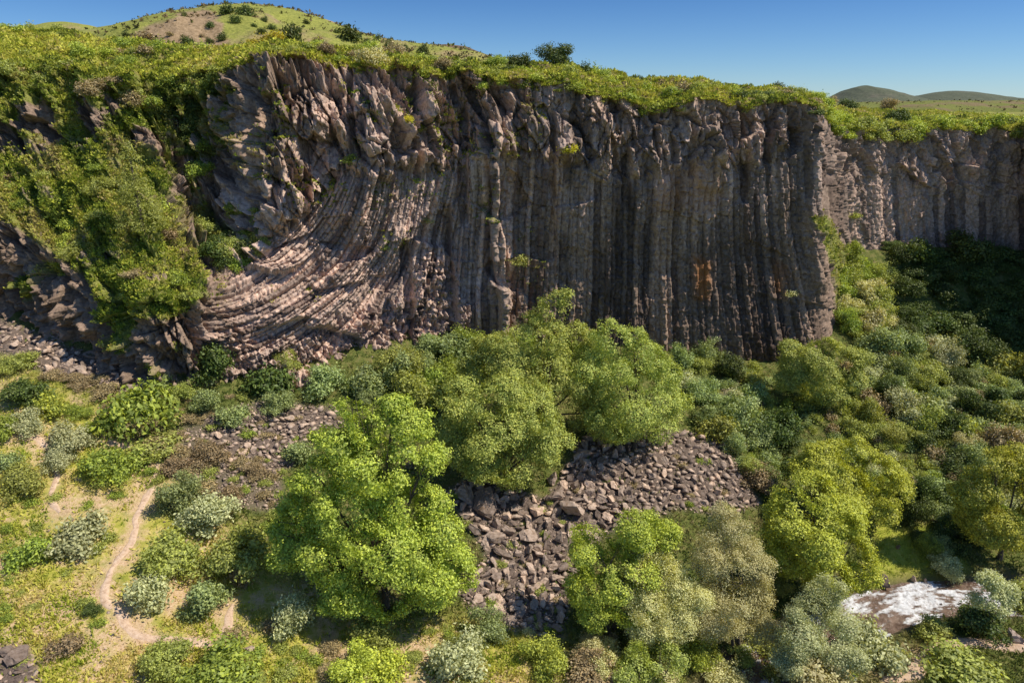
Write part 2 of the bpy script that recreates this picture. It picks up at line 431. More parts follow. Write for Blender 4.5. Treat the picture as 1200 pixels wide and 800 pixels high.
# ================================================================== cliff
KEY = {  # px: [(py, Y), ...]
 -400: [(400,66),(300,68),(200,76),(100,80)],
 -150: [(420,71),(300,73),(200,80),(100,85),(60,90)],
 0: [(420,74.5),(350,75.5),(290,75),(250,77),(160,84),(100,86),(60,90)],
 60: [(440,73),(380,73.5),(330,72.5),(300,73.5),(230,79),(160,84),(120,85),(70,88)],
 130: [(460,69.5),(420,69.8),(360,69.5),(340,70.5),(270,75.5),(170,83),(100,86),(80,88)],
 180: [(460,67.6),(440,67.8),(400,67.6),(350,68.5),(300,72),(280,74.5),(170,84),(100,87)],
 222: [(460,68.6),(440,68.6),(380,69.3),(340,70.8),(310,75.5),(250,82),(200,85.2),(150,86.8),(110,87),(85,88.5)],
 265: [(440,71),(400,72),(350,73.5),(320,76.4),(280,81),(200,85.5),(130,86.2),(80,87)],
 310: [(440,73),(400,74),(350,76),(310,78.5),(260,79.2),(200,80),(150,81),(100,82.5),(70,85)],
 380: [(445,75),(400,76.6),(350,79),(300,81.3),(250,81.8),(150,82.4),(100,83.5),(75,86)],
 450: [(450,78.6),(400,80.6),(350,82.6),(300,83.8),(230,83.2),(180,82.5),(150,83),(110,84.5),(80,86.5)],
 520: [(440,82.5),(400,83.6),(350,84.8),(300,85.8),(200,86.4),(130,86.8),(100,88)],
 556: [(440,85),(350,86.4),(250,86.8),(170,86.8),(110,88)],
 580: [(440,85.2),(350,86.0),(250,85.8),(200,85.2),(150,85.6),(110,88)],
 604: [(440,86.2),(350,87),(250,86.6),(150,86),(110,87)],
 640: [(440,87.6),(300,87.4),(220,86.2),(150,85.6),(130,86.5)],
 760: [(440,88.6),(300,88.6),(220,87.2),(150,86.6)],
 880: [(450,89.4),(300,89.6),(220,88.4),(150,88)],
 940: [(440,89.4),(300,90),(150,89.2)],
 958: [(440,89),(300,90),(150,90)],
 975: [(440,91),(300,97),(250,100),(160,101)],
 995: [(420,103),(280,107),(165,106)],
 1050: [(420,111),(280,111.5),(165,111)],
 1203: [(420,112),(280,112),(165,112)],
 1235: [(420,98),(280,99),(165,100)],  # out-of-view spur from here on, shaped to cast shade into the right hollow
 1290: [(420,95),(280,97),(165,98)],
 1380: [(430,92),(280,94),(150,96)],
 1500: [(430,82),(280,84),(150,85)],
 1800: [(430,74),(280,76),(150,77)]}
RIM = [(-400,90),(-150,84),(0,78),(60,74),(100,92),(150,88),(200,95),(240,86),(280,76),(320,70),(400,76),(440,79),(480,85),(520,87),(560,90),(600,97),(640,103),(700,109),(740,122),(770,134),(795,127),(830,118),(870,128),(900,118),(940,124),(960,142),(985,149),(1050,147),(1100,151),(1200,146),(1400,160),(1800,150)]
BASE = [(-400,440),(0,425),(60,440),(130,460),(180,470),(230,470),(460,470),(520,465),(600,460),(760,465),(880,472),(958,472),(985,430),(1050,425),(1290,425),(1400,470),(1800,480)]
ip = lambda tab, x: np.interp(x, [t[0] for t in tab], [t[1] for t in tab])
kx = np.array(sorted(KEY)); PYG = np.arange(40, 491, 2.0)
KT = np.stack([np.interp(PYG, [p for p, _ in KEY[q]][::-1], [y for _, y in KEY[q]][::-1]) for q in kx])
def gsm(a, s, ax):
    r = int(3 * s) + 1; w = np.exp(-.5 * (np.arange(-r, r + 1) / s) ** 2); w /= w.sum()
    pad = [(0, 0)] * a.ndim; pad[ax] = (r, r); b = np.pad(a, pad, mode='edge')
    return np.apply_along_axis(lambda q: np.convolve(q, w, 'valid'), ax, b)

def axis_px():
    return np.concatenate([np.linspace(-400, -12, 130, endpoint=False), np.linspace(-12, 1212, 1560, endpoint=False), np.linspace(1212, 1800, 150)])
CPX = axis_px(); NU = len(CPX); NVC = 520
YT = np.stack([np.interp(CPX, kx, KT[:, j]) for j in range(len(PYG))], 1)     # (NU, npy)
YT = gsm(gsm(YT, 7, 0), 3, 1)
rim_l = gsm(ip(RIM, CPX), 6, 0) - 5 * sm(270, 330, CPX) * sm(985, 940, CPX) + 12 * fbm(CPX * .06, CPX * 0, 71, 5, .6); base_l = ip(BASE, CPX)
vv = np.linspace(0, 1, NVC)
PX = np.repeat(CPX[:, None], NVC, 1); PY = base_l[:, None] + (rim_l - base_l)[:, None] * vv[None]
fj = np.clip((PY - 40) / 2, 0, len(PYG) - 1.001); jj = fj.astype(int); fj -= jj; ii = np.arange(NU)[:, None]
DY = YT[ii, jj] * (1 - fj) + YT[ii, jj + 1] * fj
CB = at_y(PX, PY, DY)
# smooth outward normals
tu = np.gradient(CB, axis=0); tv = np.gradient(CB, axis=1); CN = np.cross(tv, tu); CN /= np.linalg.norm(CN, axis=-1)[..., None] + 1e-9
CN = np.where((CN[..., 1:2] > 0), -CN, CN)
for c in range(3): CN[..., c] = gsm(CN[..., c], 6, 0)
CN /= np.linalg.norm(CN, axis=-1)[..., None] + 1e-9
# --- column direction field: px, py, angle (degrees, upward along the column)
ANG = [(236,344,-4),(245,372,6),(270,351,20),(300,330,34),(270,395,8),(338,311,34),(355,327,42),(388,287,55),(287,378,17),(355,348,30),(338,378,30),(399,338,40),(330,410,28),(370,415,40),(400,395,48),
 (400,344,38),(450,314,50),(420,294,66),(434,260,72),(500,361,79),(461,395,72),(474,344,74),(410,420,62),(430,378,58),(455,350,64),(480,300,82),(450,220,84),(420,200,70),(560,377,94),(540,300,88),(540,420,92),(600,300,90),
 (700,300,90),(800,330,92),(900,350,96),(962,304,104),(970,360,108),(940,420,103),(900,230,92),(765,240,86),(800,200,88),(720,230,89),(850,190,89),(560,150,88),(480,120,88),(640,150,90),(900,150,84),
 (350,200,62),(320,260,48),(300,150,75),(380,120,80),(1050,220,92),(1150,220,90),(1200,300,90),(0,300,90),(100,400,70),(200,420,50),(100,100,90),(500,430,84),(350,440,50),(300,430,30)]
AA = np.array(ANG, float); cx_ = np.arange(-420, 1830, 6.0); cy_ = np.arange(20, 520, 6.0)
gx_, gy_ = np.meshgrid(cx_, cy_, indexing='ij')
w_ = 1 / (((gx_[..., None] - AA[:, 0]) ** 2 + (gy_[..., None] - AA[:, 1]) ** 2) + 120) ** 1.6
th = (w_ * AA[:, 2]).sum(-1) / w_.sum(-1); th = np.radians(gsm(gsm(th, 2, 0), 2, 1))
def fld(x, y):
    u = np.clip((x + 420) / 6, 0, len(cx_) - 1.001); v = np.clip((y - 20) / 6, 0, len(cy_) - 1.001)
    i = u.astype(int); j = v.astype(int); fu = u - i; fv = v - j
    return (th[i, j] * (1 - fu) + th[i + 1, j] * fu) * (1 - fv) + (th[i, j + 1] * (1 - fu) + th[i + 1, j + 1] * fu) * fv
sx = gx_.copy(); sy = gy_.copy(); sl = np.zeros_like(sx)
for _ in range(420):
    a = fld(sx, sy); mv = (sy > 60) * 2.0
    sx = sx + np.cos(a) * mv; sy = sy - np.sin(a) * mv; sl += mv
def lut(T, x, y):
    u = np.clip((x + 420) / 6, 0, len(cx_) - 1.001); v = np.clip((y - 20) / 6, 0, len(cy_) - 1.001)
    i = u.astype(int); j = v.astype(int); fu = u - i; fv = v - j
    return (T[i, j] * (1 - fu) + T[i + 1, j] * fu) * (1 - fv) + (T[i, j + 1] * (1 - fu) + T[i + 1, j + 1] * fu) * fv
# divide columns where they spread: label gradient magnitude
SL = lut(sx, PX, PY); TL = lut(sl, PX, PY)
XM = CB[..., 0] + .7 * CB[..., 1]; ZM = CB[..., 2]
ww2 = np.interp(PX, [0, 240, 300, 480, 560, 600, 760, 980, 1200], [7, 4.2, 4.2, 5, 7, 8.5, 8.5, 9, 9])   # column width in label px
ws = np.cumsum(np.gradient(np.arange(-400, 1801.)) / np.interp(np.arange(-400, 1801.), [0, 430, 470, 560, 600, 1000, 1200], [6, 3.1, 3.2, 4.6, 6.6, 6.8, 7]))
q = np.interp(SL, np.arange(-400, 1801.), ws)
q = q + .14 * fbm(SL * .02, TL * .012, 81, 3) + .35 * fbm(q * .9, TL * 0, 83, 2)
ci = np.floor(q); cf = q - ci; z0 = np.zeros_like(ci)
tm = TL * .11
seg = 2.5 + 9 * h01(ci, z0, z0, 90); sj = np.floor((tm + 20 * h01(ci, z0, z0, 91)) / seg)
prof = np.minimum(1, np.minimum(cf, 1 - cf) / (.14 + .2 * h01(ci, z0, z0, 92)))
gi = np.floor(ci / 4 + .6 * fbm(tm * .05, ci * .1, 84, 2))
gseg = 5 + 9 * h01(gi, z0, z0, 96); gj = np.floor((tm + 30 * h01(gi, z0, z0, 97)) / gseg)
dcol = .46 * prof + .55 * (h01(ci, z0, z0, 93) - .5) + .62 * (h01(ci, sj, z0, 94) - .5) + (cf - .5) * (h01(ci, z0, z0, 95) - .5) * .8 \
     + np.interp(PX, [560, 640], [1.3, .22]) * (h01(gi, gj, z0, 98) - .5)
f1 = facet(XM / 4.2 + .4 * fbm(XM * .3, ZM * .3, 6), ZM / 8.0 + .3 * fbm(XM * .3, ZM * .3, 7), 101, 1.2); f2 = facet(XM / 1.25 + .25 * fbm(XM, ZM, 3), ZM / 2.7 + .12 * XM, 105, 1.5); f3 = facet(XM / .45, ZM / .8 + .1 * XM, 109, 1.5)
big = 1.5 * fbm(XM * .09, ZM * .09, 113, 3)
f5 = facet(XM / 2.3 + .1 * ZM, ZM / 3.4 + .15 * XM, 119, 2.1)
blk = np.interp(PX, [540, 640], [1.5, .8]) * f1[0] - .7 * np.exp(-f1[1] * 30) + 1.2 * f5[0] - .35 * np.exp(-f5[1] * 28) + 1.0 * f2[0] - .3 * np.exp(-f2[1] * 25) + .45 * f3[0] + .4 * big
# zone masks
bl_ = np.interp(PX, [200,240,300,340,400,440,480,530,560,620,680,740,790,850,900,940,980,1050,1200], [330,320,305,275,205,190,185,215,180,190,200,205,195,198,190,165,205,215,225])
jit = 16 * fbm(PX * .03, PY * .02, 121, 4)
colm = sm(-14, 14, PY + jit - bl_) * sm(225, 250, PX + .5 * jit) * (1 - sm(1240, 1300, PX))
colm *= 1 - .75 * in_poly(PX + jit, PY, [(955,270),(985,270),(1040,400),(980,420)], 8)
colm = np.where(PX > 975, colm * .85, colm)
rubm = in_poly(PX + jit, PY + jit, [(240,360),(300,395),(360,395),(420,360),(470,350),(500,300),(540,330),(560,400),(520,440),(240,470)], 14)   # broken column ends
shade_amp = np.interp(PX, [560, 640, 940, 1000], [1, .66, .7, .55])
disp = blk * np.interp(PX, [540, 640, 950, 1000], [1, .72, .72, .6]) * (1 - colm) + colm * (.8 * dcol * shade_amp + .1 * big + .2 * f3[0] + .55 * f1[0] * np.interp(PX, [560, 640], [.6, .16]))
disp += colm * rubm * (.3 * f2[0] + .4 * f3[0])
disp += .5 * (1 - colm) * sm(60, 0, np.abs(PY - bl_)) * (f2[2] - .3)       # overhanging lip above the columns
greenslope = in_poly(PX + jit, PY + .7 * jit, [(-60,190),(30,170),(140,165),(185,190),(215,250),(240,300),(238,345),(190,372),(130,345),(70,300),(20,262),(-60,250)], 18)
disp = disp * (1 - .55 * greenslope) + greenslope * (.8 * fbm(XM * .22, ZM * .22, 131, 4) + .5 * fbm(XM * .8, ZM * .8, 135, 3) + .2)
f4 = facet(q / 8.0, tm / 6.5 + .4 * fbm(tm * .2, q * .1, 12), 117, 1.2)
disp += colm * f4[0] * np.interp(PX, [240, 300, 570, 660, 1000], [1.0, 1.6, 1.6, .4, .25])
s3 = np.floor((tm + 9 * h01(ci, z0, z0, 191)) / (.7 + 1.1 * h01(ci, z0, z0, 192)))
s4 = np.floor((tm + 9 * h01(ci, z0, z0, 194)) / (1.1 + 2.2 * h01(ci, z0, z0, 195))); fr4 = (tm + 9 * h01(ci, z0, z0, 194)) / (1.1 + 2.2 * h01(ci, z0, z0, 195)) - s4
disp += colm * (.42 * (h01(ci, s4, z0, 196) - .5) - .18 * (fr4 < .06)) * np.interp(PX, [560, 660], [1.2, .6])
disp += colm * rubm * 1.1 * (h01(ci, s3, z0, 193) - .5)
for x0, y0, y1, hw, am in [(578,128,410,6,1.5),(560,150,240,13,1.1),(502,95,195,15,1.0),(440,105,200,20,1.2),(372,72,150,13,1.1),(335,130,250,16,1.3),(661,168,186,12,1.3),(600,300,313,10,1.0),(948,140,330,9,.9),(700,140,200,16,.8),(830,150,215,22,.9),(780,330,350,10,.5),
                           (485,105,205,5,-1.8),(541,125,260,6,-1.4),(526,250,430,7,-1.6),(408,85,175,5,-1.4),(645,135,230,5,-1.0),(302,78,200,6,-1.4),(474,290,440,8,-1.4),(352,90,260,5,-1.2),(730,140,240,6,-.9),(868,140,230,6,-.9),(965,160,290,5,-1.2)]:
    e = np.abs(PX + .35 * jit - x0 - (PY - y0) * .04)
    disp += am * sm(hw, hw * .55, e) * sm(y0 - 10, y0 + 4, PY + .6 * jit) * sm(y1 + 14, y1 - 6, PY + .6 * jit)
wallm = gsm(sm(.25, .7, np.abs(np.gradient(DY, axis=0)) / (np.gradient(CPX)[:, None])), 4, 0); disp *= 1 - .93 * wallm
edge_t = sm(0, .035, vv)[None] * (1 - .35 * sm(.93, 1, vv))[None]
disp = disp * edge_t
CV = CB + CN * disp[..., None]
# vegetation mask on the rock
gully = in_poly(PX + jit, PY + jit, [(175,110),(290,80),(285,130),(255,180),(240,230),(285,275),(300,300),(250,320),(215,250),(190,190)], 12)
rimg = sm(6, -9, (PY - rim_l[:, None]) + 18 * fbm(PX * .04, PY * .04, 141, 3) + np.interp(PX, [0, 260, 300, 420, 500], [-18, -14, 2, 2, 0])[..., ])
topleft = in_poly(PX + jit, PY + jit, [(-100,30),(280,50),(270,110),(200,140),(110,110),(60,95),(-100,80)], 12) * .8
cornerg = in_poly(PX + jit, PY + jit, [(955,262),(975,255),(1010,320),(1045,330),(1045,400),(990,420)], 7)
nz_ = vn2(XM * .9, ZM * .9, 151)
moss = sm(.66, .8, vn2(XM * .35, ZM * .35, 153) + .25 * nz_) * sm(430, 300, PY) * (PX > 250) * (PX < 640) * .55
tv2 = np.gradient(CV, axis=1); up_ = np.cross(tv2, np.gradient(CV, axis=0)); up_ /= np.linalg.norm(up_, axis=-1)[..., None] + 1e-9; up_ = np.abs(up_[..., 2])
ledge = sm(.55, .85, up_)
CG = np.clip(np.maximum.reduce([greenslope * (.3 + .5 * nz_ + .6 * sm(.3, .6, vn2(XM * .38, ZM * .38, 157))), gully * (.05 + .75 * nz_), rimg * (.4 + .8 * nz_), topleft * (.45 + .8 * nz_), sm(270, 200, PX) * sm(190, 150, PY + jit) * .85 * sm(.35, .7, vn2(XM * .45, ZM * .45, 154)), cornerg * (.5 + .6 * nz_), moss * ledge, .7 * sm(250, 190, PX + jit) * sm(.5, .72, vn2(XM * .33, ZM * .4, 158))]), 0, 1)
me = np_mesh('cliff', CV.reshape(-1, 3), grid_faces(NU, NVC))
attr(me, 'green', CG); attr(me, 'colm', colm)
tone = .5 + colm * (1.0 * (h01(ci, z0, z0, 161) - .5) - .22 * sm(300, 420, PY) * (PX > 560) + .35 * (h01(ci, sj, z0, 162) - .5)) + (1 - colm) * .6 * (f2[2] - .5)  # random column tone; lower wall also darkened to paint in the overhang shade
attr(me, 'tone', tone)
warm_lit = in_poly(PX + jit, PY + jit, [(240,240),(330,180),(400,60),(500,110),(600,130),(590,400),(500,470),(240,470)], 40)  # brown rock, also carrying painted sunlight on fan, right wall and upper band
warm_lit = np.maximum(warm_lit, .55 * (PX < 260)); warm_lit = np.maximum(warm_lit, .85 * sm(960, 1010, PX)); warm_lit = np.maximum(warm_lit, .45 * sm(240, 190, PY + jit * 2) * sm(560, 700, PX)); tan_ = sm(.36, .6, .6 * vn2(SL * .05, PY * .012, 175) + .4 * vn2(q * .8, PY * .02, 176)) * sm(300, 215, PY + jit) * sm(560, 620, PX) * (1 - sm(955, 975, PX))
warm_lit = np.maximum(warm_lit, 1.0 * tan_); attr(me, 'warm_lit', warm_lit)
attr(me, 'shoulder_shade', sm(290, 215, PX + jit * 2) * (.55 + .6 * nz_))  # left shoulder: dark brown rock plus overhang shade put into the colour
rust = 1.3 * in_poly(PX + .4 * jit, PY + jit, [(812,300),(832,308),(832,352),(816,350)], 7) + .7 * in_poly(PX + .4 * jit, PY + jit, [(905,300),(922,310),(918,345),(906,340)], 6) \
     + .35 * in_poly(PX, PY + 2 * jit, [(640,140),(660,200),(655,260),(645,240)], 8) + .5 * in_poly(PX + jit, PY + jit, [(760,200),(830,190),(850,240),(770,250)], 14)
attr(me, 'rust', rust)
stain = sm(.5, .72, vn2(SL * .035, PY * .006, 171) * .7 + .3 * vn2(SL * .12, PY * .02, 172)) * sm(560, 640, PX); attr(me, 'stain', stain)
k = N('basalt')
nA = k.noise(.35, 5, .6); nB = k.noise(2.4, 6, .7); nC = k.noise(9, 5, .75)
grey = k.ramp(nB, [(.3, (.135, .09, .062)), (.5, (.29, .205, .148)), (.72, (.48, .345, .25))])
brown = k.ramp(nB, [(.28, (.2, .135, .10)), (.5, (.47, .345, .275)), (.72, (.66, .51, .415))])
c = k.mix(k.math('MULTIPLY', k.at('warm_lit'), 1.0, True), grey, brown)
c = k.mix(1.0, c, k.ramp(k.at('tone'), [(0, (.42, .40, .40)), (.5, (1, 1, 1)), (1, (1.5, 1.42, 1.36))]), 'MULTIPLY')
c = k.mix(k.math('MULTIPLY', k.at('shoulder_shade'), .85, True), c, k.ramp(nB, [(.3, (.08, .054, .036)), (.7, (.32, .225, .155))]))
c = k.mix(k.math('MULTIPLY', k.at('stain'), .45), c, (.03, .028, .028))
c = k.mix(k.math('MULTIPLY', k.math('MULTIPLY', k.at('rust'), k.math('ADD', nB, .25)), .85, True), c, (.36, .15, .045))
lich = k.math('MULTIPLY', k.math('SUBTRACT', k.math('MULTIPLY', nA, nC), .36), 5, True)
c = k.mix(k.math('MULTIPLY', lich, .5), c, (.33, .25, .13))
g = k.ramp(nB, [(.3, (.09, .10, .022)), (.5, (.2, .215, .045)), (.7, (.34, .31, .09))])
c = k.mix(k.math('MULTIPLY', k.math('SUBTRACT', k.math('ADD', k.at('green'), k.math('MULTIPLY', k.math('SUBTRACT', nC, .5), .9)), .3), 3, True), c, g)
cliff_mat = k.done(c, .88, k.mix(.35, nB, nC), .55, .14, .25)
struct('cliff', me, cliff_mat)

def chit(px, py):
    """displaced cliff point seen at a photo position"""
    px = np.atleast_1d(np.asarray(px, float)); py = np.atleast_1d(np.asarray(py, float))
    i = np.clip(np.searchsorted(CPX, px), 0, NU - 1)
    v = np.clip((py - base_l[i]) / (rim_l[i] - base_l[i]), 0, 1); j = np.clip((v * (NVC - 1)).round().astype(int), 0, NVC - 1)
    return CV[i, j], CN[i, j]

# ------------------------------------------------------------------ plateau
SIL = [(-400,22),(-150,24),(0,28),(30,26),(60,36),(100,41),(150,46),(200,51),(250,56),(300,60),(360,60),(420,60),(470,68),(520,76),(560,80),(600,80),(650,77),(700,84),(750,92),(800,98),(850,101),(900,108),(940,118),(965,124),(1000,124),(1050,126),(1100,128),(1200,136),(1400,138),(1800,140)]
sil_l = gsm(ip(SIL, CPX), 8, 0) + 4
rimP = CV[:, -1]                                        # joins the top row of the cliff
dist_back = np.interp(CPX, [-400, 0, 300, 560, 700, 900, 960, 1000, 1200, 1800], [16, 16, 12, 12, 15, 15, 16, 22, 40, 60])
silP = at_y(CPX, sil_l, gsm(rimP[:, 1], 25, 0) + dist_back)
rows = [rimP + np.array([0, .5, -.5]), rimP + np.array([0, -.25, -.25]), rimP + np.array([0, .1, .15])]
m1 = 46
rimS = np.stack([gsm(rimP[:, c], 9, 0) for c in range(3)], -1)
for t in np.linspace(0, 1, m1)[1:]:
    q_ = math.exp(-t * 14); p = (rimP * q_ + rimS * (1 - q_)) * (1 - t) + silP * t
    p = p + np.array([0, 0, 1.0]) * ((.9 * np.sin(math.pi * t) * np.interp(CPX, [-400, 600, 900, 1000], [1, .8, .8, .3]))[:, None])
    rows.append(p)
last = rows[-1]
for s in (4, 10, 20, 40, 80, 160, 320, 700, 1500, 3500):
    p = last.copy(); p[:, 1] += s; p[:, 0] *= 1 + s / 160.0
    p[:, 2] = last[:, 2] - np.minimum(s * .06, 5) - (last[:, 2] - 42) * sm(0, 300, np.full(NU, float(s)))
    rows.append(p)
PV = np.stack(rows, 1); NP = PV.shape[1]
un = 1.1 * fbm(PV[..., 0] * .22, PV[..., 1] * .3, 181, 4) + .6 * fbm(PV[..., 0] * .9, PV[..., 1] * .9, 185, 3)
tt = np.arange(NP); PV[..., 2] += un * (sm(2, 9, tt) * (tt < m1 + 6))[None] * np.interp(CPX, [900, 1000], [1, .6])[:, None]
me = np_mesh('plateau', PV.reshape(-1, 3), grid_faces(NU, NP), True)
k = N('plateau_grass')
n1 = k.noise(.22, 4, .6); n2 = k.noise(1.6, 5, .7)
c = k.ramp(n2, [(.3, (.15, .17, .025)), (.5, (.34, .35, .05)), (.7, (.5, .45, .1))])
c = k.mix(k.math('MULTIPLY', k.math('SUBTRACT', n1, .5), 4, True), c, (.26, .19, .08)); nf = k.noise(.03, 8, .75); c = k.mix(k.math('MULTIPLY', k.math('SUBTRACT', nf, .47), 9, True), c, (.12, .13, .03)); c = k.mix(k.math('MULTIPLY', k.math('SUBTRACT', k.noise(.011, 5, .6), .5), 9, True), c, (.24, .19, .08))
struct('plateau', me, k.done(c, .95, k.noise(4, 5, .7), .6, .3))

# ------------------------------------------------------------------ hills
def hill(Y0, sil, depth, seed, mat, drop=.8, rough=1.0, foot=40):
    px = np.linspace(sil[0][0], sil[-1][0], 420); py = gsm(ip(sil, px), 4 if Y0 > 1000 else 7, 0) + .8 * fbm(px * .08, px * 0 + seed, seed, 4)
    ridge = at_y(px, py, Y0); ridge[:, 2] = np.maximum(ridge[:, 2], foot + 2); rows = []
    for t in np.linspace(-1.15, 1.0, 150):
        y = Y0 + t * depth
        f = (1 - t * t) if t > 0 else (1 - min(1, -t) ** 1.6)
        r = ridge.copy(); r[:, 1] = y
        r[:, 2] = foot + (ridge[:, 2] - foot) * max(f, -.2)
        nn = fbm(r[:, 0] * 4 / depth + 3, np.full(len(px), y * 4 / depth), seed, 5)
        r[:, 2] += rough * nn * depth * .03 * (1 - math.exp(-(t * 3) ** 2))
        r[:, 0] += nn * depth * .02
        rows.append(r)
    V = np.stack(rows, 1); hme = np_mesh('hill', V.reshape(-1, 3), grid_faces(len(px), 150)[:, ::-1], True)
    hx, hy, _ = project(V.reshape(-1, 3)); hx = hx + 8 * fbm(hx * .1, hy * .1, 3, 3)
    attr(hme, 'bare', in_poly(hx, hy, [(120,70),(165,38),(215,17),(240,12),(262,28),(258,45),(285,70)], 9) if seed == 201 else hx * 0)
    struct('hill', hme, mat)
    return V
def hill_mat(name, ga, gb, ba, bb, s, bias):
    k = N(name); n1 = k.noise(s, 5, .62); n2 = k.noise(s * 9, 5, .7)
    n3 = k.noise(s * 40, 5, .75); g = k.mix(k.ramp(n3, [(.35, (0, 0, 0)), (.65, (1, 1, 1))]), ga, gb); b = k.mix(k.ramp(n3, [(.35, (0, 0, 0)), (.65, (1, 1, 1))]), ba, bb)
    return k.done(k.mix(k.math('MULTIPLY', k.math('SUBTRACT', n1, k.math('SUBTRACT', bias, k.math('MULTIPLY', k.at('bare'), .25))), 9, True), g, b), 1.0, n2, .5, 2.0)
hm1 = hill_mat('near_hill_turf', (.16, .18, .035), (.36, .36, .08), (.22, .15, .08), (.42, .30, .18), .022, .5)
hm2 = hill_mat('brown_hill_turf', (.13, .12, .04), (.22, .17, .08), (.14, .085, .05), (.2, .13, .085), .012, .45)
hm4 = hill_mat('ridge_turf', (.10, .12, .03), (.24, .25, .05), (.16, .12, .06), (.26, .2, .09), .03, .5)
hm3 = hill_mat('far_hazy_turf', (.08, .095, .06), (.14, .15, .095), (.13, .115, .085), (.18, .155, .12), .006, .56)  # turf colours greyed a little to carry the distance haze
HILL1 = [(20,70),(60,50),(110,38),(150,31),(195,21),(220,13),(255,8),(290,5),(320,7),(350,12),(385,24),(420,38),(450,46),(500,53),(560,62),(620,80)]
HV1 = hill(330, HILL1, 130, 201, hm1, rough=2.2)
HV2 = hill(420, [(380,86),(440,60),(480,54),(520,52),(545,54),(575,66),(620,90)], 120, 211, hm2)
hill(620, [(10,46),(45,31),(75,25),(105,30),(140,44)], 140, 221, hm1)
HV4 = hill(520, [(900,134),(940,127),(980,122),(1040,119),(1100,118),(1200,118),(1500,116),(1800,118)], 120, 251, hm4, foot=30)
hill(1300, [(950,130),(970,121),(987,112),(1002,103),(1014,100),(1030,103),(1055,110),(1085,117),(1130,128)], 130, 231, hm3, foot=30)
hill(1900, [(1020,130),(1060,122),(1080,114),(1108,107),(1125,106),(1150,109),(1200,116),(1300,116),(1500,108),(1700,114)], 200, 241, hm3, foot=30)
# ================================================================== vegetation
LM = dict(
 bright=leaf_mat('bright_green_leaves', (.44, .53, .10), .4, .3, .24, (1.15, 1.1, .7)),
 lime=leaf_mat('lime_leaves', (.50, .55, .09), .4, .25, .24, (1.12, 1.08, .75)),
 green=leaf_mat('green_leaves', (.31, .40, .085), .5, .25),
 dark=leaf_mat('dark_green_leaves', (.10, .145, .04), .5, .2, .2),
 olive=leaf_mat('olive_leaves', (.38, .42, .12), .55, .2, .3, (1.12, 1.08, .8)),
 pale=leaf_mat('pale_willow_leaves', (.68, .64, .31), .6, .12, .25, (1.1, 1.02, .85)),
 silver=leaf_mat('silvery_leaves', (.51, .54, .28), .55, .2, .22, (1.15, 1.1, 1.0)),
 blue=leaf_mat('blue_green_leaves', (.32, .40, .17), .5, .2, .25, (1.2, 1.1, .85)),
 brown=leaf_mat('dry_brown_twigs', (.36, .29, .16), .55, .2, .15, (1.15, 1.05, .9)),
 fresh=leaf_mat('fresh_green_leaves', (.47, .58, .14), .4, .25, .24, (1.12, 1.1, .85)),
 yellow=leaf_mat('yellow_green_leaves', (.55, .5, .06), .55, .3, .35))
k = N('bark'); BARK = k.done(k.ramp(k.noise(6, 5, .7), [(.3, (.05, .04, .03)), (.6, (.15, .12, .095))]), .95)

def unit(v): return v / (np.linalg.norm(v, axis=-1)[..., None] + 1e-9)

def leaf_quads(C, Nm, L, R, wid=.55):
    """one rhombus leaf at each C, facing Nm, length L"""
    t = unit(np.cross(Nm, R.normal(size=C.shape))); b = np.cross(Nm, t)
    L = L[:, None]; bend = Nm * L * .12
    V = np.stack([C - t * L * .5 - bend, C + b * L * wid * .5, C + t * L * .5 - bend, C - b * L * wid * .5], 1).reshape(-1, 3)
    return V, np.arange(len(V)).reshape(-1, 4)

def crown(R, lobes, nleaf, leaf, twig=9, spread=None, shell=.16, floor=None, droop=0.0, wid=.55, coarse=0):
    """leaf sprays spread through the outer part of a set of ellipsoid lobes"""
    lobes = np.array(lobes, float); c = lobes[:, :3]; r = lobes[:, 3:6]
    area = (r[:, 0] * r[:, 1] * r[:, 2]) ** (2 / 3); p = area / area.sum()
    nt_ = int(nleaf / twig); out = []; have = 0
    while have < nt_:
        m = int((nt_ - have) * 1.7) + 40
        i = R.choice(len(lobes), m, p=p); d = unit(R.normal(size=(m, 3)))
        rad = 1 - np.abs(R.normal(0, shell, m)); rad = rad + .10 * (R.random(m) < .12)
        P = c[i] + d * r[i] * rad[:, None]
        q = np.min(np.where(np.arange(len(lobes))[None] == i[:, None], 9, np.linalg.norm((P[:, None] - c[None]) / r[None], axis=-1)), 1)
        ok = q > .72
        if floor is not None: ok &= P[:, 2] > floor
        # gaps: drop sprays where a coarse noise is low
        gs = leaf * 6.0; g = .65 * vn2(P[:, 0] / gs + P[:, 2] / gs * .8, P[:, 1] / gs - P[:, 2] / gs * .7, 7) + .35 * vn2(P[:, 0] / gs * 2.2 + P[:, 2] / gs * 1.5, P[:, 1] / gs * 2 - P[:, 2] / gs * 1.7, 8)
        ok &= g > .42
        if coarse: ok &= vn2(P[:, 0] / coarse + P[:, 2] / coarse * .6 + 5, P[:, 1] / coarse - P[:, 2] / coarse * .8, 9) > .3
        P = P[ok]; D = d[ok]; out.append((P, D)); have += len(P)
    P = np.concatenate([a for a, _ in out])[:nt_]; D = np.concatenate([b for _, b in out])[:nt_]
    sp = (spread or leaf * 1.6)
    C = np.repeat(P, twig, 0) + R.normal(size=(nt_ * twig, 3)) * sp * np.array([.62, .62, .42])
    if droop: C[:, 2] -= droop * R.random(len(C)) ** 2
    Nm = unit(np.repeat(D, twig, 0) * .95 + np.array([0, 0, .35]) + R.normal(size=C.shape) * .45)
    return leaf_quads(C, Nm, leaf * (.6 + .8 * R.random(len(C))), R, wid)

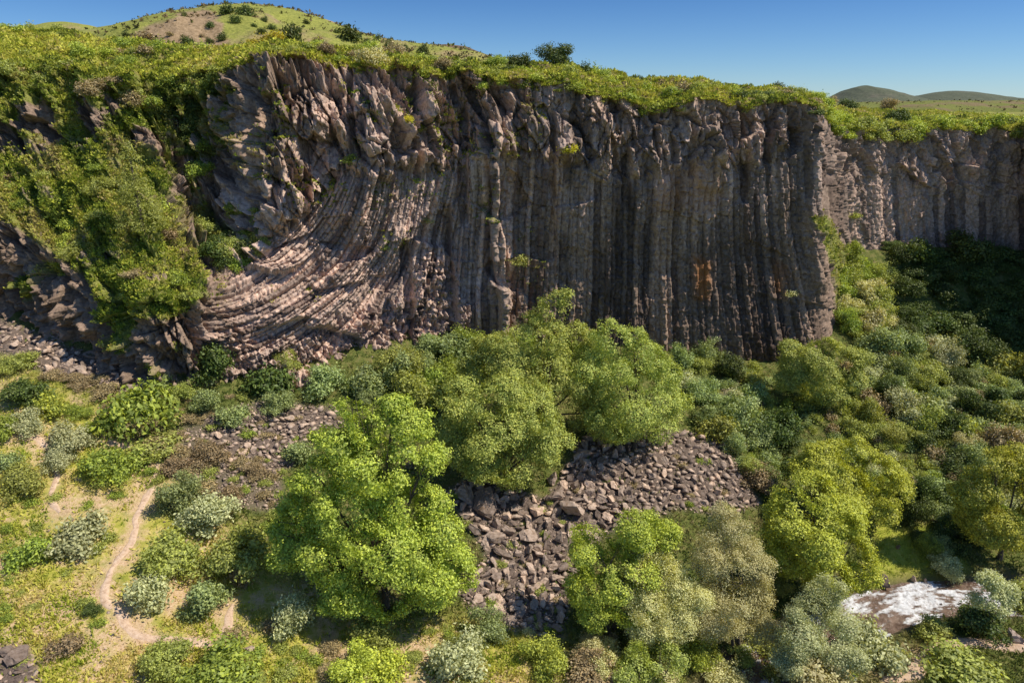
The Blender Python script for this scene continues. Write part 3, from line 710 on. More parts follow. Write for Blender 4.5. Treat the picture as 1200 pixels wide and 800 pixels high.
def tube(pts, rad, nseg=7):
    pts = np.asarray(pts, float); T = unit(np.gradient(pts, axis=0))
    a = unit(np.cross(T, np.array([.31, .9, .2]))); b = np.cross(T, a)
    an = np.linspace(0, 2 * math.pi, nseg, endpoint=False)
    V = pts[:, None] + (a[:, None] * np.cos(an)[None, :, None] + b[:, None] * np.sin(an)[None, :, None]) * np.asarray(rad)[:, None, None]
    n_ = len(pts); F = []
    for i in range(n_ - 1):
        for j in range(nseg):
            F.append((i * nseg + j, i * nseg + (j + 1) % nseg, (i + 1) * nseg + (j + 1) % nseg, (i + 1) * nseg + j))
    return V.reshape(-1, 3), np.array(F)

def merge(parts):
    V, F, o = [], [], 0
    for v, f in parts: V.append(v); F.append(f + o); o += len(v)
    return np.concatenate(V), np.concatenate(F)

def limbs(R, lobes, r0, base=(0, 0, -.4), fork=.3, stems=1):
    """trunk or stems rising from the base and forking to every lobe"""
    lobes = np.array(lobes, float); parts = []; top = lobes[:, 2].max(); base = np.array(base, float)
    hubs = []
    for s in range(stems):
        cen = lobes[s::stems, :3].mean(0) if len(lobes[s::stems]) else lobes[:, :3].mean(0)
        hub = base + (cen - base) * fork + R.normal(size=3) * .1; hub[2] = max(hub[2], base[2] + .15 * (top - base[2]))
        st = base + np.array([R.normal() * .25, R.normal() * .25, 0]) * (stems > 1)
        ctr = np.stack([st + (hub - st) * t + np.array([math.sin(t * 3 + s) * .12, math.cos(t * 4 + s) * .1, 0]) * r0 * 3 * t for t in np.linspace(0, 1, 6)])
        parts.append(tube(ctr, np.linspace(r0 * 1.25, r0 * .72, 6))); hubs.append(ctr[-1])
    for l in lobes:
        hub = hubs[int(np.argmin([np.linalg.norm(l[:3] - h) for h in hubs]))]
        mid = (hub + l[:3]) / 2 + np.array([R.normal() * .3, R.normal() * .3, .25 * np.linalg.norm(l[:3] - hub) * .3])
        t = np.linspace(0, 1, 7)[:, None]
        c = hub * (1 - t) ** 2 + 2 * mid * t * (1 - t) + l[:3] * t ** 2
        parts.append(tube(c, np.linspace(r0 * .55, r0 * .13, 7), 6))
        for _ in range(3):
            e = l[:3] + unit(R.normal(size=3) + np.array([0, 0, .4])) * l[3:6] * .85
            c2 = np.stack([c[4], (c[4] + e) / 2 + R.normal(size=3) * .15, e]); parts.append(tube(c2, [r0 * .2, r0 * .12, r0 * .05], 5))
    return merge(parts)

def sublobes(R, big, n, k=(.34, .52)):
    """clumps over big lobes so the outline is uneven"""
    out = []
    for (x, y, z, a, b, c) in big:
        out.append((x, y, z, a * .72, b * .72, c * .72))
        m = max(4, int(n * a))
        for _ in range(m):
            d = unit(R.normal(size=3)); d[2] = d[2] * .85 + .15; s = R.uniform(*k)
            out.append((x + d[0] * a * .72, y + d[1] * b * .72, z + d[2] * c * .72, a * s, b * s, c * s * .85))
    return out

def hero_tree(name, foot, lobes_px, mat, label, nleaf, leaf, seed, shell=.15, spread=None, r0=.22, dy=1.6, stems=1, k=(.2, .46), nsub=2.0, droop=0, twig=9, wid=.55, cat='tree', group=None):
    """lobes_px: (px, py, radius px[, forward offset m]); foot: photo position of the foot of the trunk"""
    R = np.random.default_rng(seed); B = ghit(foot[0], foot[1])[0]
    big = []
    for l in lobes_px:
        Y = B[1] + (l[3] if len(l) > 3 else R.uniform(-dy, dy))
        q = at_y(l[0], l[1], Y); d = float(project(q)[2]); r = 1.06 * l[2] / FPX * d
        g = gz(q[0], q[1]); q[2] = max(q[2], g + r * .55)
        big.append((*(q - B), r, r * .95, r * .88))
    sl = sublobes(R, big, nsub, k)
    root = bpy.data.objects.new(name, None); COL.objects.link(root); root.location = B; root.empty_display_size = .5
    tag(root, label, cat, group)
    V, F = crown(R, sl, nleaf, leaf, twig=twig, droop=droop, wid=wid, shell=shell, spread=spread, coarse=2.4); link('crown', np_mesh('crown', V, F), LM[mat], root)
    V, F = limbs(R, big, r0, stems=stems); link('trunk', np_mesh('trunk', V, F, True), BARK, root)
    return root

hero_tree('broadleaf_tree', (452,712), [(430,496,30,1),(478,498,30,1.5),(398,520,34,.5),(500,540,28,1),(375,560,32,0),(440,550,50,0),(352,600,30,0),(345,645,30,-.5),(405,605,50,-1),(478,590,46,0),(515,625,36,-.5),(535,655,28,-.5),(390,655,44,-1.5),(455,645,54,-2),(505,685,40,-2),(405,695,36,-2),(455,700,36,-2.5),(545,675,20,-1),(330,625,16,0),(412,478,18,1),(462,474,18,1.5)],
          'bright', 'big bright green broadleaf tree with the widest crown, left of the boulder tongue', 125000, .21, 301, r0=.34)
hero_tree('broadleaf_tree', (640,512), [(645,368,24,0),(638,395,38,0),(605,408,42,.5),(668,408,36,1),(585,432,40,0),(635,440,50,-1),(680,450,40,0),(570,410,26,1),(622,482,40,-1),(655,350,15,.3),(560,440,26,.5),(690,485,30,-.5)],
          'fresh', 'tallest green tree with a pointed top, standing in front of the column wall', 70000, .21, 302, r0=.28)
hero_tree('broadleaf_tree', (745,522), [(720,400,32,0),(750,420,36,.5),(715,440,44,0),(765,455,40,0),(735,475,48,-1),(785,470,26,.5),(770,500,32,-1),(715,495,36,-1),(742,396,18,0)],
          'fresh', 'rounded grey-green tree right of the tallest tree, above the scree', 66000, .19, 303, r0=.27, stems=3)
hero_tree('broadleaf_tree', (590,574), [(592,460,34,0),(552,476,40,0),(622,486,40,.3),(585,505,50,-1),(532,505,32,.5),(636,522,34,-.5),(604,548,38,-1),(562,538,36,-1),(640,500,26,.3)],
          'fresh', 'dense mid-green tree standing directly on top of the boulder tongue', 62000, .2, 304, r0=.26, stems=2)
hero_tree('broadleaf_tree', (715,735), [(745,620,32,0),(700,645,36,0),(760,655,36,1),(720,670,44,-1),(690,690,34,-1),(740,705,38,-1.5),(780,625,22,1),(695,720,24,-1.5)],
          'bright', 'light green bushy tree at the lower right foot of the boulder tongue', 52000, .18, 305, r0=.2, stems=2)
hero_tree('willow_tree', (865,762), [(850,620,30,.5),(835,655,36,0),(870,660,34,0),(850,705,42,-1),(880,700,34,0),(830,725,36,-1.5),(890,735,30,-1),(845,600,16,.6)],
          'pale', 'pale straw-green willow with feathery upright crown, tallest by the river', 62000, .15, 306, r0=.16, shell=0.34, spread=.3, stems=3, wid=.4)
hero_tree('willow_tree', (780,758), [(765,670,26,0),(790,690,34,0),(755,705,30,-.5),(790,725,36,-1),(755,735,28,-1),(815,700,28,.3)],
          'pale', 'pale willow crown leaning left over the light green bushy tree', 44000, .15, 307, r0=.13, shell=0.34, spread=.3, stems=3, wid=.4)
hero_tree('broadleaf_tree', (965,702), [(950,575,36,.5),(925,600,34,0),(985,605,38,0),(950,630,46,-1),(995,645,34,-.5),(925,650,34,-1),(970,675,36,-1.5),(1005,675,24,-1),(915,620,22,0)],
          'lime', 'yellow-green walnut-like tree with dark gaps, left of the river meadow', 60000, .2, 308, r0=.25)
hero_tree('broadleaf_tree', (1005,612), [(960,550,32,0),(1000,535,30,.6),(1030,555,34,0),(990,570,36,-1),(1050,575,24,0),(1035,590,26,-1)],
          'lime', 'wide yellow-olive tree behind and right of the walnut-like tree', 44000, .2, 309, r0=.2)
hero_tree('broadleaf_tree', (1172,655), [(1165,545,26,0),(1195,540,30,.5),(1150,575,32,0),(1185,585,40,0),(1160,615,36,-1),(1200,625,36,-1),(1215,565,36,.5),(1135,590,18,0)],
          'lime', 'bright tree cut off by the right edge of the picture, above the stream', 52000, .2, 310, r0=.24)
hero_tree('broadleaf_tree', (965,475), [(965,410,24,.3),(935,425,28,0),(990,425,28,0),(960,440,34,-1),(925,445,22,-.5),(1000,445,20,-.5),(970,460,26,-1)],
          'fresh', 'round green tree alone at the right corner foot of the column wall', 46000, .2, 311, r0=.22, stems=2)
hero_tree('willow_tree', (955,790), [(970,690,22,.6),(955,715,32,0),(985,730,28,.3),(940,745,34,-1),(980,765,32,-1),(925,770,28,-1)],
          'silver', 'silvery willow with a narrow leaning top beside the white water', 54000, .15, 312, r0=.14, shell=0.32, spread=.3, stems=3, wid=.42)
hero_tree('riverside_tree', (1168,742), [(1160,680,16,.2),(1150,700,15,0),(1178,692,17,.2),(1170,712,18,-.3),(1190,712,13,0)],
          'silver', 'small thin pale tree with bare lower stems on the near river bank', 9000, .17, 313, r0=.09, stems=2, nsub=2.2)
hero_tree('willow_tree', (765,812), [(745,785,28,0),(785,780,28,0),(765,805,30,-1)],
          'olive', 'low olive willow at the bottom edge below the pale willow', 14000, .19, 314, r0=.12, stems=3, wid=.42)

# ------------------------------------------------------------------ shrubs: shared shapes, each shrub an object
def make_shrub(seed, nlobe, nleaf, leaf, hf, kind='round', wid=.55):
    R = np.random.default_rng(seed); L = []
    el = R.uniform(.6, 1.0); ph = R.uniform(0, 6.28)
    for _ in range(nlobe):
        a = R.uniform(0, 6.283); rr = .42 * math.sqrt(R.random()) * (el + (1 - el) * abs(math.cos(a - ph))); s = R.uniform(.08, .2)
        top = (hf * (1 - 1.6 * rr ** 2) if kind == 'round' else hf * R.uniform(.3, 1))
        z = R.uniform(.25, .9) * top
        L.append((rr * math.cos(a), rr * math.sin(a), max(z, s * .55), s, s, s * .85))
    L.append((0, 0, hf * .38, .27, .27 * el, hf * .34))
    for _ in range(5): a = R.uniform(0, 6.283); L.append((.44 * math.cos(a), .44 * math.sin(a) * el, R.uniform(.06, .45) * hf, .07, .07, .09))
    V, F = crown(R, L, nleaf, leaf, twig=7, shell=.3, spread=leaf * 2, floor=-.03, wid=wid)
    return np_mesh('shrub', V, F)
SHR = [make_shrub(400 + i, 14, 5200, .054, .62) for i in range(4)] + [make_shrub(410 + i, 18, 6400, .046, .72) for i in range(3)] + [make_shrub(420 + i, 9, 3000, .075, .5, 'loose') for i in range(3)]
SMALL = [make_shrub(430 + i, 8, 900, .12, .6, 'loose') for i in range(4)]
k = N('no_leaves')
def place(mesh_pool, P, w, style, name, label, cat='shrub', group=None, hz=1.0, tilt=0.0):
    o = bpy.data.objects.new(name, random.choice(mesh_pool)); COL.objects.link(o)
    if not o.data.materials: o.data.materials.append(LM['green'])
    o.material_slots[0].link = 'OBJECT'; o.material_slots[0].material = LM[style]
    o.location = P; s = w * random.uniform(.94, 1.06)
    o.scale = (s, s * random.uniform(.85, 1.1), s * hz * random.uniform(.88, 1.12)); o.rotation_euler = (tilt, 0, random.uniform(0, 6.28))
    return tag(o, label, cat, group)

def shrub_px(cx, cy, w, style, label, group=None, hz=1.0, pool=None, name='shrub', cat='shrub'):
    P = gfast(cx, cy + w * .24)[0]; d = float(project(P)[2])
    return place(pool or (SHR if w > 21 else SMALL), P - np.array([0, 0, .06]), w / FPX * d, style, name, label, cat, group, hz)

HAND = [
 (165,474,74,'green','largest round green bush at the upper edge of the meadow, under the rubble bank',1.15),
 (60,473,40,'bright','bright green bush just above the bare dirt patch of the upper meadow',1),
 (34,494,44,'silver','silvery bush left of the bare dirt patch in the upper meadow',1),
 (6,500,42,'green','green bush cut by the left picture edge beside a silvery one',1),
 (86,512,50,'silver','silver-green bush, upper of two touching ones beside the short side path',1),
 (70,537,40,'silver','smaller silver-green bush, lower of two touching ones beside the short side path',1),
 (30,560,56,'olive','low wide olive bush left of the short side path',.8),
 (6,537,32,'blue','small blue-green bush at the left picture edge above a low olive bush',1),
 (139,543,62,'green','green bush inside the upper bend of the footpath',1),
 (114,500,28,'bright','small bright bush right of the silver-green pair in the upper meadow',1),
 (93,482,26,'green','small green bush below the rubble, left of the brown twiggy patch',1),
 (30,456,54,'dark','dark brownish-green bush near the left edge below the rubble bank',.8),
 (187,444,32,'blue','pale blue-green bush against the foot of the left rock buttress',.9),
 (219,458,34,'olive','olive bush right of the pale one at the foot of the left buttress',.9),
 (243,470,38,'blue','blue-green bush below the dark tree at the fan foot',1),
 (180,513,58,'olive','low olive bush just above the upper bend of the footpath',.6),
 (17,422,40,'olive','olive bush on the rubble bank close to the left picture edge',.8),
 (91,622,60,'silver','silvery dark-hearted bush alone in the middle of the meadow',1),
 (34,644,48,'green','green bush left of and below the lone silvery meadow bush',.9),
 (214,580,58,'blue','blue-green bush right of the footpath, left half of a wide pair',1),
 (245,595,68,'silver','silver-leaved bush right of the footpath, right half of a wide pair',1),
 (287,645,84,'olive','large rounded olive bush left of the shadow of the big tree',.95),
 (204,645,76,'olive','wide yellow-olive bush right of the footpath middle',.75),
 (179,686,58,'silver','silvery round bush at the lower end of the footpath',1.05),
 (243,697,58,'blue','dark round bush beside the lower short footpath',1.05),
 (345,720,64,'silver','round silver-green bush alone under the big bright tree',1.05),
 (199,762,60,'olive','olive bush at the bottom, left of a wide green one',.9),
 (252,782,92,'green','wide green bush at the bottom edge below the lower footpath',.8),
 (75,750,40,'brown','low brown bush near the bottom left, above the pale stones',.6),
 (108,712,24,'dark','small dark bush left of the lower end of the footpath',1),
 (416,780,62,'lime','bright lime bush at the bottom edge, left of a twin',1.05),
 (452,776,44,'lime','smaller lime bush at the bottom edge, right of its twin',1),
 (535,768,70,'silver','silvery blue bush at the bottom centre',1.05),
 (570,736,50,'blue','pale green round bush at the lower tip of the boulder tongue',1),
 (640,770,56,'bright','bright green bush on the grass just below the boulder tongue',1),
 (440,738,52,'olive','olive bush under the front of the big bright tree',.8),
 (695,775,74,'brown','pale brown twiggy bush at the bottom, right of the bright green one',.6),
 (815,768,50,'bright','bright green bush at the bottom between pale willows',1),
 (855,792,62,'pale','pale bush at the bottom edge right of the bright green one',1),
 (962,790,84,'pale','wide pale bush at the bottom edge below the silvery willow',.9),
 (1026,757,64,'silver','grey-green bush on the near river bank left of the sandy track',1.1),
 (1125,768,84,'olive','dense low flat-topped bush standing on the sandy track',.62),
 (1150,726,56,'dark','dark green bush at the foot of the small thin riverside tree',.9),
 (1092,734,44,'olive','olive bush on the near water edge under the white rapids',.8),
 (1107,665,38,'silver','silvery bush on the far bank above the rapids',1),
 (1086,640,34,'green','green bush at the right side of the river meadow',1),
 (250,428,58,'dark','dark green bushy tree at the left foot of the column fan',1.3),
 (318,440,60,'dark','dark green bush in the centre of the fan foot',1.15),
 (337,430,34,'olive','yellow-olive bush topping the dark one at the fan foot',1.2),
 (325,474,42,'blue','blue-green bush below the dark one at the fan foot',1),
 (276,480,44,'blue','pale green bush left of the reddish rubble below the fan',.8),
 (382,446,52,'blue','blue-green bush at the right of the fan foot',1),
 (350,525,42,'blue','pale green bush among the dark rubble left of the big tree',1),
 (472,432,62,'olive','rounded olive bush at the right foot of the fan',1.1),
 (430,444,44,'blue','blue-green bush left of the rounded olive one at the fan foot',1),
 (545,412,60,'blue','pale blue-green bush left of the tallest tree',1),
 (502,399,28,'blue','small blue-green bush against the rock above the grass strip',1),
 (530,440,60,'green','shaded green bush between the grass strip and the tallest tree',1),
 (490,462,62,'olive','yellow-olive bush behind the big bright tree',1),
 (828,414,40,'blue','blue-green bush right against the dark column wall',1.1),
 (866,490,56,'blue','blue-green bush above the right end of the scree',1.1),
 (912,500,62,'dark','dark shaded bush between the scree and the corner tree',1.1),
 (890,560,44,'brown','brown-olive bush at the right tip of the scree',.9),
 (905,752,52,'olive','olive bush between the pale willow and the silvery willow at the bottom',1),
 (1198,700,54,'olive','olive bush right of the thin riverside tree, hiding the water upstream',1),
 (1129,524,32,'pale','whitish pale bush standing out in the right thicket',1.1),
]
for cx, cy, w, st, lab, hz in HAND: shrub_px(cx, cy, w, st, lab, None, hz)

QUEUE = []
def queue(P, w, wpx, style, name, label, group, hz):
    hz = hz * random.uniform(.6, 1.45); QUEUE.append((wpx, P, w, style, name, label, group, hz))
def scatter_px(poly, n, wr, styles, label, group, hz=1.0, gap=.62, pool=None, name='shrub', seed=0, cat='shrub', on='ground'):
    R = np.random.default_rng(seed); P = np.array(poly, float); pts = []; tries = 0
    lo, hi = P.min(0), P.max(0)
    while len(pts) < n and tries < n * 40:
        tries += 1; q = R.uniform(lo, hi)
        if not pip(q[0], q[1], poly): continue
        w = R.uniform(*wr)
        if any(math.hypot(q[0] - a, (q[1] - b) * 1.5) < gap * .5 * (w + c) for a, b, c in pts): continue
        pts.append((q[0], q[1], w))
    keys = list(styles); pr = np.array([styles[s] for s in keys], float); pr /= pr.sum()
    for x, y, w in pts:
        st = keys[R.choice(len(keys), p=pr)]
        lab = label[st] if isinstance(label, dict) else label
        if on == 'ground':
            p = gfast(x, y + w * .24)[0]; d = float(project(p)[2])
            queue(p - np.array([0, 0, .06]), w / FPX * d, w, st, name, lab, group + (' ' + st if isinstance(label, dict) else ''), hz)
        else:
            p, n_ = chit(x, y + w * .2); d = float(project(p[0])[2])
            queue(p[0] - n_[0] * .2 * w / FPX * d, w / FPX * d, w, st, name, lab, group, hz)

TH = dict(blue='blue-green shrub in the sunlit thicket below the shadowed hollow', olive='olive shrub in the sunlit thicket below the shadowed hollow',
          dark='dark green shrub in the sunlit thicket below the shadowed hollow', brown='brown dry shrub in the sunlit thicket below the shadowed hollow', silver='silver-grey shrub in the sunlit thicket below the shadowed hollow')
scatter_px([(985,470),(1010,405),(1060,392),(1150,400),(1215,425),(1215,530),(1120,565),(1070,515),(1000,505)], 78, (24,48), dict(blue=3, olive=3, dark=2, brown=1.3, silver=2), TH, 'thicket under the right wall', 1.0, .55, seed=501)
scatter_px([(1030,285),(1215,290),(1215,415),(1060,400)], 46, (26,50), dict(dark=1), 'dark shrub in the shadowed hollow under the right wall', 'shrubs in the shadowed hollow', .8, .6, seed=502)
scatter_px([(958,268),(985,270),(1012,300),(1045,330),(1042,395),(1000,402),(975,340)], 34, (16,34), dict(olive=2, pale=1.5, green=1), 'sunlit shrub on the bank at the right corner of the column wall', 'shrubs on the corner bank', 1.0, .5, seed=503)
scatter_px([(400,440),(480,410),(560,385),(700,405),(690,440),(580,440),(430,475)], 20, (28,46), dict(blue=2, olive=1, green=1.5), 'shrub on the grass strip behind the big trees at the wall foot', 'shrubs along the wall foot', 1.0, .6, seed=504)
scatter_px([(790,415),(870,432),(905,455),(925,540),(880,575),(850,520),(805,480)], 26, (24,46), dict(blue=3, olive=1.5, dark=1, silver=.6), 'shrub on the slope between the scree and the corner tree', 'shrubs above the scree', 1.0, .6, seed=505)
scatter_px([(50,425),(150,445),(210,462),(262,500),(330,565),(300,600),(240,590),(196,545),(110,470),(55,450)], 22, (22,46), dict(brown=1), 'low dry brown shrub between the rubble bank and the footpath', 'dry brown shrubs', .6, .6, seed=506)
scatter_px([(-10,520),(170,560),(120,650),(120,760),(60,800),(-10,740)], 26, (10,20), dict(green=1, olive=1), 'tiny low shrub scattered in the open meadow left of the footpath', 'tiny meadow shrubs', .7, 1.2, seed=507)
scatter_px([(280,660),(330,690),(320,745),(480,745),(540,720),(560,800),(260,800),(270,740)], 18, (14,34), dict(olive=1, green=1, brown=.6), 'low shrub on the grass in front of the big bright tree', 'low shrubs by the big tree', .8, .8, seed=508)
scatter_px([(680,745),(900,760),(930,800),(680,800)], 12, (28,48), dict(pale=1, olive=1), 'low bush filling the bottom edge among the pale willows', 'low bushes under the willows', .9, .6, seed=509)
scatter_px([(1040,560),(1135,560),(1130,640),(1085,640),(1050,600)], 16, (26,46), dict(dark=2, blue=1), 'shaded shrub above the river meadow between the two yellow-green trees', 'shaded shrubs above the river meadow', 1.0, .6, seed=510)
scatter_px([(880,600),(905,560),(915,700),(890,690)], 7, (24,40), dict(dark=1, olive=1), 'shrub squeezed between the pale willow and the walnut-like tree', 'shrubs behind the pale willow', 1.0, .6, seed=511)
GS = [(0,200),(50,175),(140,170),(180,195),(210,255),(235,300),(232,340),(190,365),(135,340),(75,295),(25,258),(0,245)]
scatter_px(GS, 26, (13,34), dict(green=2, bright=2, olive=2, brown=.5), 'shrub on the steep green slope above the left buttress', 'shrubs on the green slope', .75, .6, seed=512, on='cliff')
scatter_px([(180,110),(280,85),(275,150),(250,190),(235,240),(290,290),(250,320),(215,255),(195,190)], 20, (18,40), dict(dark=2, green=1), 'dark shrub in the shady gully between the green slope and the crag', 'shrubs in the shady gully', .9, .55, seed=513, on='cliff')
scatter_px([(0,75),(60,72),(110,95),(200,90),(280,72),(275,95),(200,125),(110,125),(50,110),(0,110)], 34, (12,30), dict(olive=2, green=1.5, brown=1), 'shrub among the rocks at the top left rim', 'shrubs at the left rim', .8, .6, seed=514, on='cliff')
scatter_px([(225,262),(300,240),(310,290),(285,310),(240,305)], 14, (16,32), dict(olive=2, green=1, pale=.5), 'shrub where the green slope meets the curved columns', 'shrubs by the curved columns', .9, .6, seed=515, on='cliff')
for x, y, w, st, lab in [(662,176,20,'yellow','yellowish tuft on a small ledge high on the column wall'), (605,306,22,'olive','tuft on the stub ledge in the middle of the column wall'),
   (492,152,16,'olive','tuft at the foot of a tall slab below the rim'), (474,144,14,'yellow','small yellow tuft high on the crag'), (410,190,18,'green','green tuft in the upper crag near the left columns'),
   (388,215,22,'olive','olive tuft above the bend of the columns'), (505,262,14,'pale','pale tuft on the pillar right of the fan'), (597,170,14,'olive','tuft on the edge of the tall lit pillar'),
   (925,345,16,'pale','pale tuft low on the right part of the column wall'), (1000,255,18,'olive','tuft at the top of the corner bank'), (450,290,12,'olive','tiny tuft on the lit columns of the fan')]:
    p, n_ = chit(x, y); d = float(project(p[0])[2]); place(SMALL, p[0] - n_[0] * .1, w / FPX * d, st, 'ledge_plant', lab, 'plant', None, .7)

# --- conifer on the green slope and rim bushes
def conifer(P, h, w, label, seed):
    R = np.random.default_rng(seed); L = []
    for z in np.linspace(.06, .96, 13):
        r = .5 * w * (1 - z) ** .8 + .05 * w
        for a in np.arange(0, 6.28, 1.25): a2 = a + z * 9; L.append((r * .6 * math.cos(a2), r * .6 * math.sin(a2), z * h, r * .62, r * .62, h * .075))
    root = bpy.data.objects.new('conifer', None); COL.objects.link(root); root.location = P; tag(root, label, 'tree')
    V, F = crown(R, L, 9000, .2, twig=8, wid=.4); link('crown', np_mesh('crown', V, F), LM['olive'], root)
    V, F = tube([(0, 0, -.3), (.05, 0, h * .5), (0, 0, h * .98)], [w * .05, w * .035, .02]); link('trunk', np_mesh('trunk', V, F, True), BARK, root)
p, n_ = chit(172, 278); d = float(project(p[0])[2]); conifer(p[0] + n_[0] * .3, 98 / FPX * d, 46 / FPX * d, 'conical olive conifer standing on the steep green slope', 521)

PVf = PV[:, 2:m1 + 3].reshape(-1, 3); PVpx, PVpy, PVd = project(PVf)
def phit(px, py): return PVf[np.argmin((PVpx - px) ** 2 + (PVpy - py) ** 2)]
for x, y, w, st, lab, hz in [(312,58,38,'yellow','bright yellow-green bush on the rim below the hill',1), (650,78,42,'dark','largest dark round bush on the skyline of the plateau',.8), (608,76,30,'dark','dark bush left of the largest one on the plateau skyline',.85),
   (583,78,30,'green','low green bush at the left end of the plateau skyline row',.8), (465,78,30,'brown','brownish bare bush on the rim right of the hill trees',1.2), (436,76,34,'pale','pale dry bush on the rim above the crag',1), (907,124,34,'dark','dark bush on the rim near the right corner of the column wall',.8),
   (970,122,18,'brown','bare brown bush on the rim above the notch',1.2), (948,122,18,'brown','small bare bush left of the notch on the rim',1.2), (996,124,24,'dark','dark round bush below the pointed far hill',1), (1040,128,22,'brown','brown bare bush on the flat right plateau',1.1),
   (382,64,26,'brown','brown twiggy bush on the rim below the hill slope',1), (345,62,22,'olive','olive bush on the rim right of the yellow one',1), (520,84,26,'brown','brown bush on the rim below the brown hump',.9), (1180,145,32,'bright','yellow-green bush on the right plateau near the picture edge',.7), (745,98,18,'dark','small dark bush on the rim slope above the column wall',.8), (862,106,16,'dark','small dark bush on the skyline left of the notch',.8)]:
    p = phit(x, y); d = float(project(p)[2]); place(SHR, p - np.array([0, 0, .1]), w / FPX * d, st, 'shrub', lab, 'shrub', None, hz)

def rim_scatter(x0, x1, n, wr, styles, label, group, seed, f0=-.1, f1=.9, hz=.75):
    R = np.random.default_rng(seed); keys = list(styles); pr = np.array([styles[s] for s in keys], float); pr /= pr.sum()
    for _ in range(n):
        x = R.uniform(x0, x1); i = min(np.searchsorted(CPX, x), NU - 1); f = R.uniform(f0, f1)
        p = PV[i, int(2 + max(0, f) * (m1 - 2))].copy() if f > 0 else chit(x, rim_l[i] + 2 - f * 60)[0][0]
        w = R.uniform(*wr); d = float(project(p)[2])
        queue(p - np.array([0, 0, .15]), w / FPX * d, w, keys[R.choice(len(keys), p=pr)], 'shrub', label, group, hz)
rim_scatter(0, 290, 30, (12,28), dict(olive=2, green=2, brown=.6, bright=2), 'shrub on the grassy rim above the left rocks', 'shrubs on the left rim', 531)
rim_scatter(290, 580, 38, (10,24), dict(olive=2, green=1, brown=1.5, bright=2, pale=.6), 'small shrub on the rim above the crag', 'shrubs on the crag rim', 532, -.1)
rim_scatter(560, 960, 64, (10,24), dict(olive=2, green=2, brown=.7, bright=2, dark=1), 'small shrub on the grassy rim above the column wall', 'shrubs on the column wall rim', 533, -.2, .6)
rim_scatter(950, 1215, 56, (12,28), dict(olive=2, green=2, bright=2.5, dark=1.5), 'shrub hanging over the rim of the right wall', 'shrubs on the right rim', 534, -.22, .3)

H1f = HV1[:, :86].reshape(-1, 3); H2f = HV2[:, :86].reshape(-1, 3)
def hhit(H, px, py):
    a, b, _ = project(H); return H[np.argmin((a - px) ** 2 + (b - py) ** 2)]
for j, (x, y, w, c) in enumerate([(267,16,15,0),(287,20,20,0),(276,27,12,0),(310,25,9,0),(319,36,12,0),(344,50,18,1),(260,48,12,0),(245,32,10,0),(220,52,14,0),(169,48,26,2),(247,51,9,0),(285,54,10,0),(371,51,13,2),(360,28,8,0),(208,28,11,2),
    (149,44,9,0),(308,40,9,0),(216,18,6,0),(330,60,8,0),(413,49,26,0),(432,54,14,0),(442,49,8,1),(455,57,11,1),(495,64,16,0),(475,58,8,0),(235,44,7,2),(298,33,7,0),(395,40,7,0),(350,38,7,0),(200,44,9,2)]):
    p = hhit(H1f, x, y); d = float(project(p)[2])
    place(SMALL, p, w / FPX * d, ['dark', 'dark', 'brown'][c], 'hill_tree', ['dark rounded tree far off on the green hill', 'dark pointed tree far off on the green hill', 'brownish low tree far off on the green hill'][c], 'tree', ['rounded trees on the hill', 'pointed trees on the hill', 'brownish trees on the hill'][c], [1.1, 1.9, .8][c])
p = hhit(H2f, 542, 66); place(SMALL, p, 8, 'dark', 'hill_tree', 'dark tree clump on the brown hump behind the rim', 'tree', None, .8)

TF = 'small shrub filling a gap of the right-hand thicket'
scatter_px([(790,420),(960,440),(1060,392),(1215,425),(1300,425),(1300,640),(1215,560),(1130,640),(1040,560),(900,600)], 480, (9,19), dict(blue=3, olive=3, dark=1, brown=1, silver=1, green=2), TF, 'small thicket shrubs', 1.0, .45, seed=551)
scatter_px([(400,450),(560,390),(700,410),(700,430),(540,460),(430,490)], 60, (10,18), dict(blue=2, olive=2, green=2), TF, 'small thicket shrubs', .8, .5, seed=552)
scatter_px([(200,470),(520,500),(520,560),(660,580),(800,510),(880,590),(660,730),(560,720),(540,600),(320,520),(240,560)], 60, (7,15), dict(brown=2, olive=2, green=1), TF, 'small thicket shrubs', .7, 1.4, seed=553)
scatter_px([(300,690),(720,740),(1000,740),(1000,800),(280,800)], 90, (9,18), dict(olive=2, green=2, brown=1, pale=1), TF, 'small thicket shrubs', .8, .6, seed=554)
scatter_px([(160,440),(330,470),(330,620),(190,600),(150,520)], 70, (8,18), dict(brown=3, olive=2, green=1), TF, 'small thicket shrubs', .7, .6, seed=555)
# the widest scattered shrubs stay single objects, the small rest is one undergrowth object
QUEUE.sort(key=lambda q: -q[0])
n_one = 298 - sum(1 for o in SC.objects if o.get('category') == 'shrub')
for wpx, P, w, st, name, lab, grp, hz in QUEUE[:n_one]: place(SHR if wpx > 17 else SMALL, P, w, st, name, lab, 'shrub', grp, hz)
def raw(me):
    v = np.empty(len(me.vertices) * 3, np.float32); me.vertices.foreach_get('co', v); return v.reshape(-1, 3)
RAW = [raw(m_) for m_ in SMALL]; RAW2 = [raw(m_) for m_ in SHR[7:]]; keys = list(LM); VV, MI = [], []
for wpx, P, w, st, name, lab, grp, hz in QUEUE[n_one:]:
    v = random.choice(RAW2 if wpx > 22 else RAW); a = random.uniform(0, 6.28); s = np.array([w, w * random.uniform(.85, 1.1), w * hz])
    M = np.array([[math.cos(a), -math.sin(a), 0], [math.sin(a), math.cos(a), 0], [0, 0, 1]])
    VV.append((v * s) @ M.T + P); MI.append(np.full(len(v) // 4, keys.index(st), np.int32))
VV = np.concatenate(VV); me = np_mesh('undergrowth', VV, np.arange(len(VV)).reshape(-1, 4))
for st in keys: me.materials.append(LM[st])
me.polygons.foreach_set('material_index', np.concatenate(MI))
